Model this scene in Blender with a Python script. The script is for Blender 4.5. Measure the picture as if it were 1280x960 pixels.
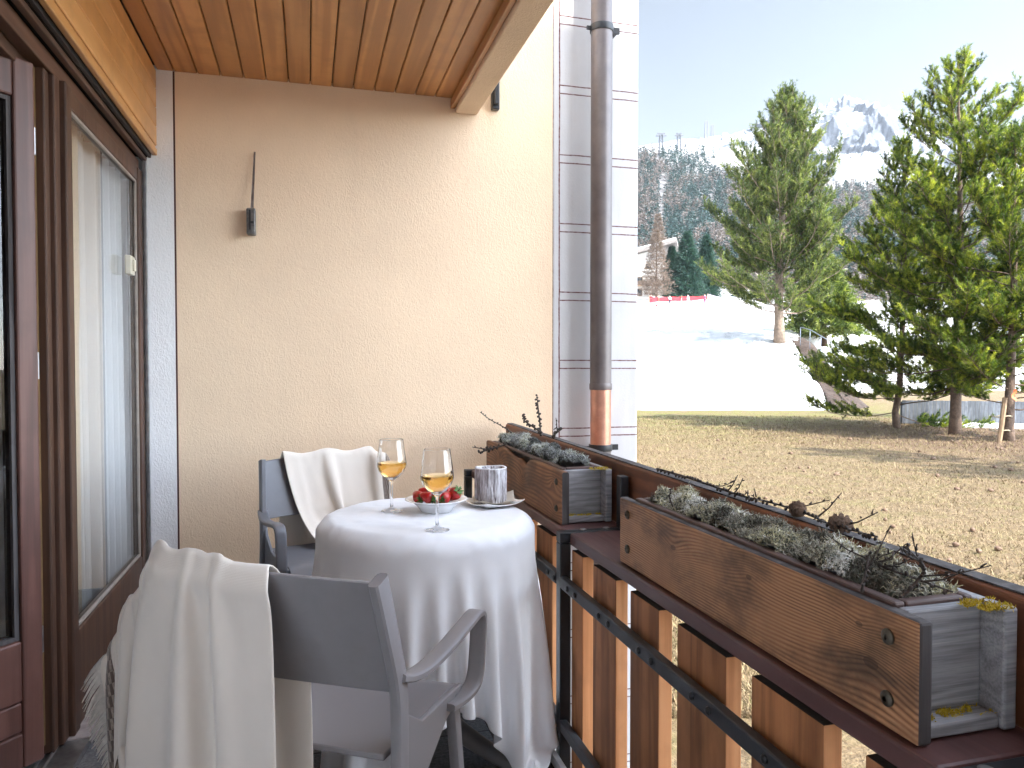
import bpy, bmesh, math, random
import numpy as np
from mathutils import Vector, Matrix, Euler

for o in list(bpy.data.objects):
    bpy.data.objects.remove(o)
R = math.radians
PI = math.pi
scene = bpy.context.scene
COL = scene.collection
rng = np.random.default_rng(7)
random.seed(7)

# ---------------------------------------------------------------- camera, world, sun, exposure
CAM_H = 1.23
FPX = 925.0
YAW, PITCH = R(15.4), R(1.42)
cam_d = bpy.data.cameras.new('camera')
cam_d.sensor_width = 36
cam_d.lens = FPX / 1280 * 36
cam_d.clip_start = 0.05
cam_d.clip_end = 9000
cam = bpy.data.objects.new('camera', cam_d)
COL.objects.link(cam)
cam.location = (0, 0, CAM_H)
cam.rotation_euler = (PI / 2 - PITCH, 0, -YAW)
scene.camera = cam

HAZE = 0.00011
SUN_AZ, SUN_EL = R(150), R(46)          # azimuth clockwise from +Y
world = bpy.data.worlds.new('World')
scene.world = world
world.use_nodes = True
wn = world.node_tree
wn.nodes.clear()
sky = wn.nodes.new('ShaderNodeTexSky')
sky.sky_type = 'NISHITA'
sky.sun_disc = False
sky.sun_elevation = SUN_EL
sky.sun_rotation = SUN_AZ
sky.altitude = 1800
sky.air_density = 1.0
sky.dust_density = 2.0
sky.ozone_density = 1.0
bg = wn.nodes.new('ShaderNodeBackground')
bg.inputs['Strength'].default_value = 0.15
wo = wn.nodes.new('ShaderNodeOutputWorld')
hs = wn.nodes.new('ShaderNodeHueSaturation')
hs.inputs['Saturation'].default_value = 0.5
hs.inputs['Hue'].default_value = 0.487
wn.links.new(sky.outputs[0], hs.inputs['Color'])
# sky gain added to light the balcony: raised south and east, lowered north
wtc = wn.nodes.new('ShaderNodeTexCoord')
wdot = wn.nodes.new('ShaderNodeVectorMath'); wdot.operation = 'DOT_PRODUCT'
wdot.inputs[1].default_value = (0.8, -0.75, 0.35)
wn.links.new(wtc.outputs['Generated'], wdot.inputs[0])
wmap = wn.nodes.new('ShaderNodeMapRange')
wmap.inputs['From Min'].default_value = -1.2
wmap.inputs['From Max'].default_value = 1.2
wn.links.new(wdot.outputs['Value'], wmap.inputs['Value'])
wr = wn.nodes.new('ShaderNodeValToRGB')
el_ = wr.color_ramp.elements
SKYV = [(-.15, .19), (.30, .26), (.55, .98), (.85, 1.55)]
while len(el_) < len(SKYV): el_.new(.5)
for e_, (p_, v_) in zip(el_, SKYV):
    e_.position = (p_ + 1.2) / 2.4
    e_.color = (v_, v_, v_, 1)
wn.links.new(wmap.outputs[0], wr.inputs[0])
wmx = wn.nodes.new('ShaderNodeMix'); wmx.data_type = 'RGBA'; wmx.blend_type = 'MULTIPLY'
wmx.inputs[0].default_value = 1
wn.links.new(hs.outputs[0], wmx.inputs[6])
wn.links.new(wr.outputs[0], wmx.inputs[7])
wn.links.new(wmx.outputs[2], bg.inputs[0])
wn.links.new(bg.outputs[0], wo.inputs[0])

sun_d = bpy.data.lights.new('sun', 'SUN')
sun_d.energy = 2.0
sun_d.angle = R(0.5)
sun_d.color = (1.0, 0.94, 0.85)
sun = bpy.data.objects.new('sun', sun_d)
COL.objects.link(sun)
SUNV = Vector((math.sin(SUN_AZ) * math.cos(SUN_EL), math.cos(SUN_AZ) * math.cos(SUN_EL), math.sin(SUN_EL)))
sun.rotation_euler = SUNV.to_track_quat('Z', 'Y').to_euler()

scene.view_settings.view_transform = 'Standard'
scene.view_settings.look = 'None'
scene.view_settings.gamma = 1
scene.view_settings.use_curve_mapping = False
scene.view_settings.exposure = 2.85
scene.render.engine = 'CYCLES'
cy = scene.cycles
cy.use_denoising = True
cy.max_bounces = 12
cy.diffuse_bounces = 5
cy.glossy_bounces = 4
cy.transmission_bounces = 10
cy.transparent_max_bounces = 16
cy.sample_clamp_indirect = 6
cy.volume_bounces = 0

# ---------------------------------------------------------------- frames of reference
CY, SY = math.cos(YAW), math.sin(YAW)


def rd(r, d):
    """right / forward distance on the ground from the camera's post -> X, Y"""
    return r * CY + d * SY, d * CY - r * SY


def at(px, py, d):
    r = (px - 640) / FPX * d
    x, y = rd(r, d)
    return Vector((x, y, CAM_H - (py - 457) / FPX * d))


# ---------------------------------------------------------------- object helpers
def tag(o, label=None, cat=None, group=None, kind=None):
    if label: o['label'] = label
    if cat: o['category'] = cat
    if group: o['group'] = group
    if kind: o['kind'] = kind
    return o


def thing(name, label, cat, loc=(0, 0, 0), rz=0.0, group=None):
    o = bpy.data.objects.new(name, None)
    o.empty_display_size = 0.1
    COL.objects.link(o)
    o.location = loc
    o.rotation_euler = (0, 0, rz)
    return tag(o, label, cat, group)


def link(name, me, mat=None, parent=None, world_coords=False):
    o = bpy.data.objects.new(name, me)
    COL.objects.link(o)
    if mat is not None:
        for m in (mat if isinstance(mat, (list, tuple)) else [mat]):
            me.materials.append(m)
    if parent is not None:
        o.parent = parent
        if world_coords and parent.parent is None and parent.type == 'EMPTY':
            o.location = -Vector(parent.location)
    return o


def np_mesh(name, V, faces, smooth=False, attrs=None, uv=None, matidx=None):
    """faces: list of int arrays (n,k)"""
    me = bpy.data.meshes.new(name)
    V = np.asarray(V, dtype=np.float32)
    me.vertices.add(len(V))
    me.vertices.foreach_set('co', V.ravel())
    faces = [np.asarray(f, dtype=np.int32) for f in faces if len(f)]
    nl = sum(f.size for f in faces)
    npoly = sum(len(f) for f in faces)
    me.loops.add(nl)
    me.polygons.add(npoly)
    me.loops.foreach_set('vertex_index', np.concatenate([f.ravel() for f in faces]))
    tot = np.concatenate([np.full(len(f), f.shape[1], np.int32) for f in faces])
    start = np.concatenate([[0], np.cumsum(tot)[:-1]]).astype(np.int32)
    me.polygons.foreach_set('loop_start', start)
    me.polygons.foreach_set('loop_total', tot)
    me.polygons.foreach_set('use_smooth', np.full(npoly, smooth, dtype=bool))
    if matidx is not None:
        me.polygons.foreach_set('material_index', np.asarray(matidx, np.int32))
    for k, (dom, vals) in (attrs or {}).items():
        a = me.attributes.new(k, 'FLOAT', dom)
        a.data.foreach_set('value', np.asarray(vals, np.float32))
    if uv is not None:
        l = me.uv_layers.new(name='UVMap')
        idx = np.concatenate([f.ravel() for f in faces])
        l.data.foreach_set('uv', np.asarray(uv, np.float32)[idx].ravel())
    me.update(calc_edges=True)
    me.validate()
    return me


class MB:
    def __init__(self):
        self.v, self.f, self.r = [], [], []
        self.cur = 0.5

    def add(self, vs, fs):
        n = len(self.v)
        self.v += [tuple(p) for p in vs]
        self.f += [tuple(i + n for i in f) for f in fs]
        self.r += [self.cur] * len(fs)
        return self

    def box(self, x0, x1, y0, y1, z0, z1, M=None):
        vs = [(x, y, z) for z in (z0, z1) for y in (y0, y1) for x in (x0, x1)]
        if M is not None:
            vs = [tuple(M @ Vector(p)) for p in vs]
        return self.add(vs, [(0, 2, 3, 1), (4, 5, 7, 6), (0, 1, 5, 4), (2, 6, 7, 3), (0, 4, 6, 2), (1, 3, 7, 5)])

    def prism(self, poly, axis, a0, a1):
        """poly of 2D points in the other two axes (cyclic order), extruded along axis"""
        n = len(poly)
        def mk(p, a):
            return {'x': (a, p[0], p[1]), 'y': (p[0], a, p[1]), 'z': (p[0], p[1], a)}[axis]
        vs = [mk(p, a0) for p in poly] + [mk(p, a1) for p in poly]
        fs = [tuple(range(n))[::-1], tuple(range(n, 2 * n))]
        fs += [(i, (i + 1) % n, n + (i + 1) % n, n + i) for i in range(n)]
        return self.add(vs, fs)

    def tube(self, pts, rad, n=8, cap=True):
        pts = [Vector(p) for p in pts]
        if not hasattr(rad, '__len__'):
            rad = [rad] * len(pts)
        up = None
        vs, fs = [], []
        for i, p in enumerate(pts):
            t = (pts[min(i + 1, len(pts) - 1)] - pts[max(i - 1, 0)]).normalized()
            if up is None:
                a = Vector((0, 0, 1)) if abs(t.z) < 0.9 else Vector((1, 0, 0))
                up = t.cross(a).normalized()
            else:
                up = (up - t * up.dot(t)).normalized()
            b = t.cross(up)
            for k in range(n):
                a = 2 * PI * k / n
                vs.append(p + (up * math.cos(a) + b * math.sin(a)) * rad[i])
        for i in range(len(pts) - 1):
            for k in range(n):
                k2 = (k + 1) % n
                fs.append((i * n + k, i * n + k2, (i + 1) * n + k2, (i + 1) * n + k))
        if cap:
            fs.append(tuple(range(n))[::-1])
            fs.append(tuple(range((len(pts) - 1) * n, len(pts) * n)))
        return self.add(vs, fs)

    def lathe(self, prof, n=32, c=(0, 0, 0), close=False):
        vs, fs = [], []
        m = len(prof)
        for (r, z) in prof:
            for k in range(n):
                a = 2 * PI * k / n
                vs.append((c[0] + max(r, 1e-5) * math.cos(a), c[1] + max(r, 1e-5) * math.sin(a), c[2] + z))
        for i in range(m - 1 + (1 if close else 0)):
            for k in range(n):
                k2 = (k + 1) % n
                i2 = (i + 1) % m
                fs.append((i * n + k, i * n + k2, i2 * n + k2, i2 * n + k))
        if not close:
            fs.append(tuple(range(n))[::-1])
            fs.append(tuple(range((m - 1) * n, m * n)))
        return self.add(vs, fs)

    def sweep(self, pts, side, w, t, samples=5, power=0.5):
        """rounded-rectangle section (w along the side vector, t across) along a smoothed path"""
        P = catmull(pts, samples)
        side = Vector(side).normalized()
        n = 12
        sec = []
        for k in range(n):
            a = 2 * PI * (k + 0.5) / n
            cx, sx = math.cos(a), math.sin(a)
            sec.append((math.copysign(abs(cx) ** power, cx), math.copysign(abs(sx) ** power, sx)))
        vs, fs = [], []
        L = len(P)
        for i, p in enumerate(P):
            tg = (P[min(i + 1, L - 1)] - P[max(i - 1, 0)]).normalized()
            s = (side - tg * side.dot(tg)).normalized()
            nn = tg.cross(s)
            f = i / (L - 1)
            ww = w if not hasattr(w, '__len__') else w[0] + (w[1] - w[0]) * f
            tt = t if not hasattr(t, '__len__') else t[0] + (t[1] - t[0]) * f
            for (a, b) in sec:
                vs.append(p + s * a * ww / 2 + nn * b * tt / 2)
        for i in range(L - 1):
            for k in range(n):
                k2 = (k + 1) % n
                fs.append((i * n + k, i * n + k2, (i + 1) * n + k2, (i + 1) * n + k))
        fs.append(tuple(range(n))[::-1])
        fs.append(tuple(range((L - 1) * n, L * n)))
        return self.add(vs, fs)

    def mesh(self, name, smooth=False):
        me = bpy.data.meshes.new(name)
        me.from_pydata(self.v, [], self.f)
        a = me.attributes.new('rnd', 'FLOAT', 'FACE')
        a.data.foreach_set('value', self.r)
        bm = bmesh.new()
        bm.from_mesh(me)
        bmesh.ops.recalc_face_normals(bm, faces=bm.faces)
        bm.to_mesh(me)
        bm.free()
        if smooth:
            me.polygons.foreach_set('use_smooth', [True] * len(me.polygons))
        return me

    def build(self, name, mat, parent=None, smooth=False, bevel=0.0, wc=True, auto=None, segs=2):
        me = self.mesh(name, smooth or auto is not None)
        o = link(name, me, mat, parent, wc)
        if bevel:
            m = o.modifiers.new('bevel', 'BEVEL')
            m.width = bevel
            m.segments = segs
            m.limit_method = 'ANGLE'
            m.angle_limit = R(40)
        if auto is not None:
            try:
                me.set_sharp_from_angle(angle=R(auto))
            except Exception:
                pass
        return o


def catmull(pts, n=6):
    P = [Vector(p) for p in pts]
    if n <= 1:
        return P
    P = [P[0] * 2 - P[1]] + P + [P[-1] * 2 - P[-2]]
    out = []
    for i in range(1, len(P) - 2):
        p0, p1, p2, p3 = P[i - 1], P[i], P[i + 1], P[i + 2]
        for k in range(n):
            t = k / n
            out.append(0.5 * ((2 * p1) + (p2 - p0) * t + (2 * p0 - 5 * p1 + 4 * p2 - p3) * t * t + (3 * p1 - p0 - 3 * p2 + p3) * t ** 3))
    out.append(P[-2].copy())
    return out


def copy_tree(o, parent=None):
    c = o.copy()
    COL.objects.link(c)
    if parent is not None:
        c.parent = parent
    for ch in o.children:
        copy_tree(ch, c)
    return c


# ---------------------------------------------------------------- numpy noise
_perm = np.random.default_rng(3).random((256, 256))


def vnoise(x, y):
    xi, yi = np.floor(x).astype(int), np.floor(y).astype(int)
    fx, fy = x - xi, y - yi
    fx, fy = fx * fx * fx * (fx * (fx * 6 - 15) + 10), fy * fy * fy * (fy * (fy * 6 - 15) + 10)
    a = _perm[xi % 256, yi % 256]
    b = _perm[(xi + 1) % 256, yi % 256]
    c = _perm[xi % 256, (yi + 1) % 256]
    d = _perm[(xi + 1) % 256, (yi + 1) % 256]
    return (a * (1 - fx) + b * fx) * (1 - fy) + (c * (1 - fx) + d * fx) * fy


def fbm(x, y, o=5, gain=0.5, ridged=False):
    s, a, t = 0, 1.0, 0
    for i in range(o):
        n = vnoise(x * 2 ** i + 17.3 * i, y * 2 ** i + 9.1 * i)
        if ridged:
            n = 1 - np.abs(2 * n - 1)
            n = n * n
        s = s + n * a
        t += a
        a *= gain
    return s / t


# ---------------------------------------------------------------- materials
class NT:
    def __init__(self, name):
        self.m = bpy.data.materials.new(name)
        self.m.use_nodes = True
        self.t = self.m.node_tree
        self.b = self.t.nodes['Principled BSDF']
        self.out = self.t.nodes['Material Output']
        self.tc = None

    def n(self, typ, **kw):
        nd = self.t.nodes.new(typ)
        for k, v in kw.items():
            setattr(nd, k, v)
        return nd

    def l(self, a, b):
        self.t.links.new(a, b)

    def coord(self, kind='Object'):
        if self.tc is None:
            self.tc = self.n('ShaderNodeTexCoord')
        return self.tc.outputs[kind]

    def map(self, vec, scale=(1, 1, 1), loc=(0, 0, 0), rot=(0, 0, 0)):
        m = self.n('ShaderNodeMapping')
        self.l(vec, m.inputs['Vector'])
        m.inputs['Scale'].default_value = scale
        m.inputs['Location'].default_value = loc
        m.inputs['Rotation'].default_value = rot
        return m.outputs[0]

    def noise(self, vec, scale=5, detail=4, rough=0.55, dist=0.0, color=False):
        nd = self.n('ShaderNodeTexNoise')
        if vec is not None: self.l(vec, nd.inputs['Vector'])
        nd.inputs['Scale'].default_value = scale
        nd.inputs['Detail'].default_value = detail
        nd.inputs['Roughness'].default_value = rough
        nd.inputs['Distortion'].default_value = dist
        return nd.outputs['Color' if color else 'Fac']

    def val(self, x, sock):
        if isinstance(x, (int, float)):
            sock.default_value = x
        else:
            self.l(x, sock)

    def math(self, op, a, b=0.0, c=None, clamp=False):
        nd = self.n('ShaderNodeMath', operation=op)
        nd.use_clamp = clamp
        self.val(a, nd.inputs[0])
        self.val(b, nd.inputs[1])
        if c is not None: self.val(c, nd.inputs[2])
        return nd.outputs[0]

    def ramp(self, fac, stops, interp='LINEAR'):
        nd = self.n('ShaderNodeValToRGB')
        nd.color_ramp.interpolation = interp
        el = nd.color_ramp.elements
        while len(el) > len(stops): el.remove(el[-1])
        while len(el) < len(stops): el.new(0.5)
        for e, (p, c) in zip(el, stops):
            e.position = p
            if not hasattr(c, '__len__'): c = (c, c, c)
            e.color = (*c, 1)
        self.l(fac, nd.inputs[0])
        return nd.outputs[0]

    def mix(self, fac, a, b, typ='MIX'):
        nd = self.n('ShaderNodeMix', data_type='RGBA', blend_type=typ)
        self.val(fac, nd.inputs[0])
        for x, s in ((a, nd.inputs[6]), (b, nd.inputs[7])):
            if hasattr(x, '__len__'):
                s.default_value = (*x, 1)
            else:
                self.l(x, s)
        return nd.outputs[2]

    def attr(self, name):
        return self.n('ShaderNodeAttribute', attribute_name=name).outputs['Fac']

    def sep(self, vec):
        nd = self.n('ShaderNodeSeparateXYZ')
        self.l(vec, nd.inputs[0])
        return nd.outputs

    def bump(self, h, strength=0.3, dist=0.01, normal=None):
        nd = self.n('ShaderNodeBump')
        nd.inputs['Strength'].default_value = strength
        nd.inputs['Distance'].default_value = dist
        self.l(h, nd.inputs['Height'])
        if normal is not None: self.l(normal, nd.inputs['Normal'])
        self.l(nd.outputs[0], self.b.inputs['Normal'])
        return nd.outputs[0]

    def set(self, color=None, rough=None, **kw):
        if color is not None:
            if hasattr(color, '__len__'):
                self.b.inputs['Base Color'].default_value = (*color, 1)
            else:
                self.l(color, self.b.inputs['Base Color'])
        if rough is not None: self.val(rough, self.b.inputs['Roughness'])
        for k, v in kw.items():
            self.val(v, self.b.inputs[k.replace('_', ' ')])
        return self


def plain(name, col, rough=0.5, var=0.12, scale=20, bump=0.0, bscale=200, bdist=0.001, **kw):
    m = NT(name)
    v = m.coord()
    n = m.noise(v, scale, 5, 0.6)
    c2 = tuple(min(1, c * (1 + var)) for c in col)
    c1 = tuple(c * (1 - var) for c in col)
    m.set(m.ramp(n, [(0.3, c1), (0.7, c2)]), None, **kw)
    m.l(m.math('ADD', m.math('MULTIPLY', n, 0.2), rough - 0.1), m.b.inputs['Roughness'])
    if bump:
        m.bump(m.noise(v, bscale, 3), bump, bdist)
    return m.m


def wood(name, dark, mid, light, along='y', freq=40.0, warp=6.0, wscale=3.0, stretch=0.12, rough=0.6, fibre=0.35,
         bump=0.25, knots=(), linear=None, stain=0.0, sharp=(0.15, 0.55, 0.95), varamp=0.0, coat=0.0, staincol=(0.03, 0.02, 0.015)):
    """grain = contour lines of a stretched noise (+ linear term across the grain) bent round knots"""
    m = NT(name)
    co = m.coord()
    rnd = m.attr('rnd')
    off = m.n('ShaderNodeCombineXYZ')
    for i in range(3): m.l(m.math('MULTIPLY', rnd, 13.7 + 3 * i), off.inputs[i])
    va = m.n('ShaderNodeVectorMath', operation='ADD')
    m.l(co, va.inputs[0]); m.l(off.outputs[0], va.inputs[1])
    v = va.outputs[0]
    st = {'x': (stretch, 1, 1), 'y': (1, stretch, 1), 'z': (1, 1, stretch)}[along]
    nv = m.noise(m.map(v, st), wscale, 3, 0.5, 0.3)
    g = m.math('MULTIPLY', nv, warp)
    if linear:
        s = m.sep(co)
        g = m.math('ADD', g, m.math('MULTIPLY', s['xyz'.index(linear)], freq))
    kd = None
    for (kx, ky, kz, size, amp) in knots:
        d = m.n('ShaderNodeVectorMath', operation='DISTANCE')
        sc = {'x': (0.55, 1, 1), 'y': (1, 0.55, 1), 'z': (1, 1, 0.55)}[along]
        mp = m.map(co, sc)
        m.l(mp, d.inputs[0])
        d.inputs[1].default_value = (kx * sc[0], ky * sc[1], kz * sc[2])
        e = m.math('POWER', 2.718, m.math('MULTIPLY', m.math('POWER', m.math('DIVIDE', d.outputs['Value'], size), 1.3), -1.0))
        g = m.math('ADD', g, m.math('MULTIPLY', e, amp))
        core = m.math('LESS_THAN', d.outputs['Value'], size * 0.14)
        kd = core if kd is None else m.math('MAXIMUM', kd, core)
    band = m.math('ADD', m.math('MULTIPLY', m.math('SINE', m.math('MULTIPLY', g, 6.2832)), 0.5), 0.5)
    if knots:
        fd = m.noise(m.map(v, {'x': (.4, 1, 1), 'y': (1, .4, 1), 'z': (1, 1, .4)}[along]), 14, 4, .6)
        fd = m.ramp(fd, [(.38, 0.0), (.62, 1.0)])
        band = m.math('ADD', m.math('MULTIPLY', band, m.math('SUBTRACT', 1.0, m.math('MULTIPLY', fd, .45))), m.math('MULTIPLY', fd, .26))
    fs = {'x': (0.03, 1, 1), 'y': (1, 0.03, 1), 'z': (1, 1, 0.03)}[along]
    fib = m.noise(m.map(v, fs), 260, 3, 0.6)
    bl = m.math('ADD', m.math('MULTIPLY', band, 1 - fibre), m.math('MULTIPLY', fib, fibre))
    col = m.ramp(bl, [(sharp[0], dark), (sharp[1], mid), (sharp[2], light)])
    if varamp:
        f = m.math('ADD', m.math('MULTIPLY', rnd, varamp * 2), 1 - varamp)
        cc = m.n('ShaderNodeCombineXYZ')
        for i in range(3): m.l(f, cc.inputs[i])
        col = m.mix(1.0, col, cc.outputs[0], 'MULTIPLY')
    blotch = m.noise(m.map(v, (1, 1, 1)), 7, 4, 0.6)
    col = m.mix(m.math('MULTIPLY', m.math('SUBTRACT', 0.55, blotch, clamp=True), 2.0, clamp=True), col, tuple(c * 0.6 for c in mid))
    if stain:
        sn = m.noise(m.map(v, {'x': (.5, 1, 1), 'y': (1, .5, 1), 'z': (1, 1, .5)}[along]), 9, 5, 0.65)
        col = m.mix(m.math('MULTIPLY', m.ramp(sn, [(0.46, 0.0), (0.66, 1.0)]), stain), col, staincol)
    if kd is not None:
        col = m.mix(m.math('MULTIPLY', kd, 0.6), col, tuple(c * 0.6 for c in dark))
    m.set(col, m.math('ADD', m.math('MULTIPLY', fib, 0.25), rough - 0.12))
    if coat:
        m.b.inputs['Coat Weight'].default_value = coat
        m.b.inputs['Coat Roughness'].default_value = 0.25
    m.bump(bl, bump, 0.0025)
    return m.m


M = {}
M['ceiling_wood'] = wood('varnished_pine', (.42, .18, .056), (.58, .27, .092), (.65, .32, .115), 'y', warp=5, wscale=6, stretch=.05,
                         rough=.42, fibre=.45, bump=.06, varamp=.16, coat=.25)
M['fascia_wood'] = wood('lit_varnished_pine', (.58, .29, .10), (.68, .36, .135), (.72, .40, .16), 'y', warp=4, wscale=5, stretch=.05,
                        rough=.42, fibre=.4, bump=.05, varamp=.08, coat=.25)  # same pine as the ceiling, bounced light put into a lighter colour
M['frame_wood'] = wood('brown_frame_wood', (.050, .023, .014), (.085, .040, .023), (.115, .056, .034), 'z', warp=5, wscale=10, stretch=.05,
                       rough=.5, fibre=.5, bump=.06, varamp=.2)
M['sash_wood'] = wood('red_brown_sash_wood', (.085, .036, .027), (.13, .056, .043), (.165, .076, .058), 'z', warp=5, wscale=10, stretch=.05,
                      rough=.45, fibre=.5, bump=.05, varamp=.12)
M['header_wood'] = wood('brown_header_wood', (.060, .029, .017), (.105, .050, .030), (.14, .07, .044), 'y', warp=5, wscale=10, stretch=.05,
                        rough=.5, fibre=.5, bump=.06, varamp=.25)
M['slat_side'] = wood('larch_slat', (.24, .090, .033), (.43, .172, .064), (.54, .23, .092), 'z', warp=5, wscale=9, stretch=.08, rough=.65,
                      fibre=.5, bump=.12, varamp=.25, stain=.3, staincol=(.045, .02, .01))
M['rail_board'] = wood('stained_rail_board', (.15, .05, .022), (.24, .085, .036), (.28, .105, .045), 'y', warp=4, wscale=8, stretch=.06, rough=.55,
                       fibre=.5, bump=.1, stain=.5)
M['shelf_wood'] = wood('maroon_shelf', (.075, .033, .031), (.105, .046, .043), (.13, .06, .056), 'y', warp=4, wscale=10, stretch=.05, rough=.45,
                       fibre=.5, bump=.06)
M['planter_near'] = wood('scorched_larch', (.050, .019, .008), (.33, .145, .062), (.50, .262, .128), 'y', freq=150, warp=15, wscale=3.2, stretch=.17,
                         rough=.6, fibre=.34, bump=.35, linear='z', stain=.75, sharp=(.05, .32, .80),
                         knots=[(.80, 1.52, .815, .045, 5.0), (.80, .905, .79, .06, -6.5), (.80, .93, .84, .03, 3.0), (.80, 1.22, .83, .035, -3)])
M['planter_far'] = wood('weathered_larch', (.095, .036, .014), (.28, .118, .048), (.40, .19, .088), 'y', freq=70, warp=7, wscale=4, stretch=.14,
                        rough=.65, fibre=.5, bump=.2, linear='z', stain=.55,
                        knots=[(.80, 2.75, .80, .03, 3.0), (.80, 2.38, .83, .02, -2.5), (.80, 3.1, .83, .03, 3.0), (.80, 2.36, .75, .02, 2)])
M['grey_wood'] = wood('silvered_wood', (.10, .10, .11), (.31, .315, .335), (.48, .48, .50), 'x', freq=45, warp=9, wscale=7, stretch=.25, rough=.8,
                      fibre=.82, bump=.25, linear='z', stain=.35, staincol=(.12, .11, .105))
M['edge_wood'] = wood('dark_end_grain', (.03, .025, .024), (.07, .06, .06), (.13, .12, .12), 'z', warp=5, wscale=12, stretch=.1, rough=.8, fibre=.6, bump=.3)
M['black_metal'] = plain('black_painted_steel', (.018, .020, .024), .42, .4, 14, .12, 90, .001, Metallic=0.0)
M['worn_metal'] = plain('worn_steel_bar', (.045, .048, .054), .5, .5, 10, .2, 60, .001, Metallic=0.3)
M['steel'] = plain('dull_steel', (.35, .35, .36), .4, .3, 20, Metallic=0.9)
M['bronze'] = plain('dark_screw', (.09, .075, .055), .45, .5, 60, .2, 200, .001, Metallic=0.6)
M['pipe'] = plain('patinated_pipe', (.155, .135, .135), .40, .22, 7, .04, 40, .002, Metallic=0.2)
M['copper'] = plain('copper', (.58, .30, .215), .34, .22, 12, .05, 30, .002, Metallic=0.6)
M['liner'] = plain('brown_plastic', (.075, .040, .033), .5, .1)
M['plastic'] = plain('taupe_plastic', (.23, .215, .222), .46, .04, 30, .08, 900, .0004)
M['plastic_dark'] = plain('slate_plastic', (.155, .158, .178), .46, .04, 30, .08, 900, .0004)
M['porcelain'] = plain('white_porcelain', (.82, .82, .82), .18, .02, Coat_Weight=.4)
M['napkin'] = plain('napkin_linen', (.52, .46, .38), .9, .08, 60, .3, 500, .001)
M['cream_plastic'] = plain('cream_plastic', (.62, .58, .48), .4, .05)
M['rubber_pale'] = plain('grey_table_foot', (.24, .23, .23), .45, .06)
M['bark'] = None
M['screw_pale'] = plain('zinc', (.3, .3, .3), .4, .2, Metallic=.8)


def plaster(name, col, bump=.5, scale=42, var=.06):
    m = NT(name)
    v = m.coord()
    big = m.noise(v, 1.6, 4, .6)
    c = m.ramp(big, [(.3, tuple(x * (1 - var) for x in col)), (.7, tuple(min(1, x * (1 + var)) for x in col))])
    spots = m.noise(v, 11, 3, .7)
    c = m.mix(m.math('MULTIPLY', m.ramp(spots, [(.68, 0.0), (.74, 1.0)]), .12), c, tuple(x * .6 for x in col))
    st_ = m.noise(m.map(v, (1, 1, .35)), 2.6, 6, .7)
    c = m.mix(m.math('MULTIPLY', m.ramp(st_, [(.55, 0.0), (.75, 1.0)]), .13), c, tuple(x * .62 for x in col))
    m.set(c, .88)
    mp = m.map(v, (1, 1, .6), rot=(0, R(35), 0))
    h1 = m.noise(mp, scale, 3, .6, 1.2)
    h2 = m.noise(v, scale * 4, 2, .5)
    h = m.math('ADD', m.math('MULTIPLY', m.ramp(h1, [(.35, 0.0), (.65, 1.0)]), .8), m.math('MULTIPLY', h2, .3))
    m.bump(h, bump, .006)
    return m.m


M['tan_plaster'] = plaster('tan_plaster', (.85, .66, .475), .28, 85)
M['white_plaster'] = plaster('white_plaster', (.86, .86, .87), .3, 70, .04)
M['beam_plaster'] = plaster('beam_plaster', (.85, .66, .475), .5, 70)


def corner_plaster():
    """white render with painted dark red double lines (object coords = world)"""
    m = NT('lined_white_plaster')
    v = m.coord()
    s = m.sep(v)
    wob = m.math('MULTIPLY', m.math('SUBTRACT', m.noise(v, 9, 3), .5), .006)
    x = m.math('ADD', s[0], wob)
    z = m.math('ADD', s[2], wob)
    base = m.ramp(m.noise(v, 2.5, 4, .6), [(.3, (.56, .56, .58)), (.7, (.64, .64, .66))])
    run = m.noise(m.map(v, (6, 6, .35)), 2.2, 5, .7)
    base = m.mix(m.math('MULTIPLY', m.ramp(run, [(.52, 0.0), (.75, 1.0)]), .35), base, (.45, .42, .41))
    lines = None
    def strip(co, c, w):
        return m.math('LESS_THAN', m.math('ABSOLUTE', m.math('SUBTRACT', co, c)), w / 2)
    for c, w in ((1.2835, .010), (1.322, .008)):
        a = strip(x, c, w)
        lines = a if lines is None else m.math('MAXIMUM', lines, a)
    zz = m.math('SUBTRACT', m.math('ADD', z, 3.7 * 1.0), .817 - .1)   # lines every 0.372 m
    t = m.math('MODULO', zz, .3725)
    xr = m.math('GREATER_THAN', x, 1.322)
    for c in (.10, .144):
        a = m.math('MULTIPLY', strip(t, c, .0065), xr)
        lines = m.math('MAXIMUM', lines, a)
    fade = m.ramp(m.noise(v, 60, 3), [(.3, .65), (.6, 1.0)])
    col = m.mix(m.math('MULTIPLY', lines, fade), base, (.13, .035, .032))
    m.set(col, .85)
    m.bump(m.noise(v, 90, 4, .6), .35, .003)
    return m.m


M['corner_plaster'] = corner_plaster()


def granite():
    m = NT('granite_tiles')
    v = m.coord()
    n1 = m.noise(v, 90, 4, .7)
    c = m.ramp(n1, [(.3, (.055, .055, .062)), (.5, (.13, .13, .14)), (.72, (.24, .235, .24))])
    br = m.n('ShaderNodeTexBrick')
    m.l(v, br.inputs['Vector'])
    br.inputs['Scale'].default_value = 1
    br.inputs['Brick Width'].default_value = .30
    br.inputs['Row Height'].default_value = .30
    br.inputs['Mortar Size'].default_value = .004
    br.offset = 0
    c = m.mix(br.outputs['Fac'], c, (.03, .03, .03))
    m.set(c, .55)
    m.bump(m.math('SUBTRACT', m.math('MULTIPLY', n1, .2), br.outputs['Fac']), .3, .003)
    return m.m


M['granite'] = granite()


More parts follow.
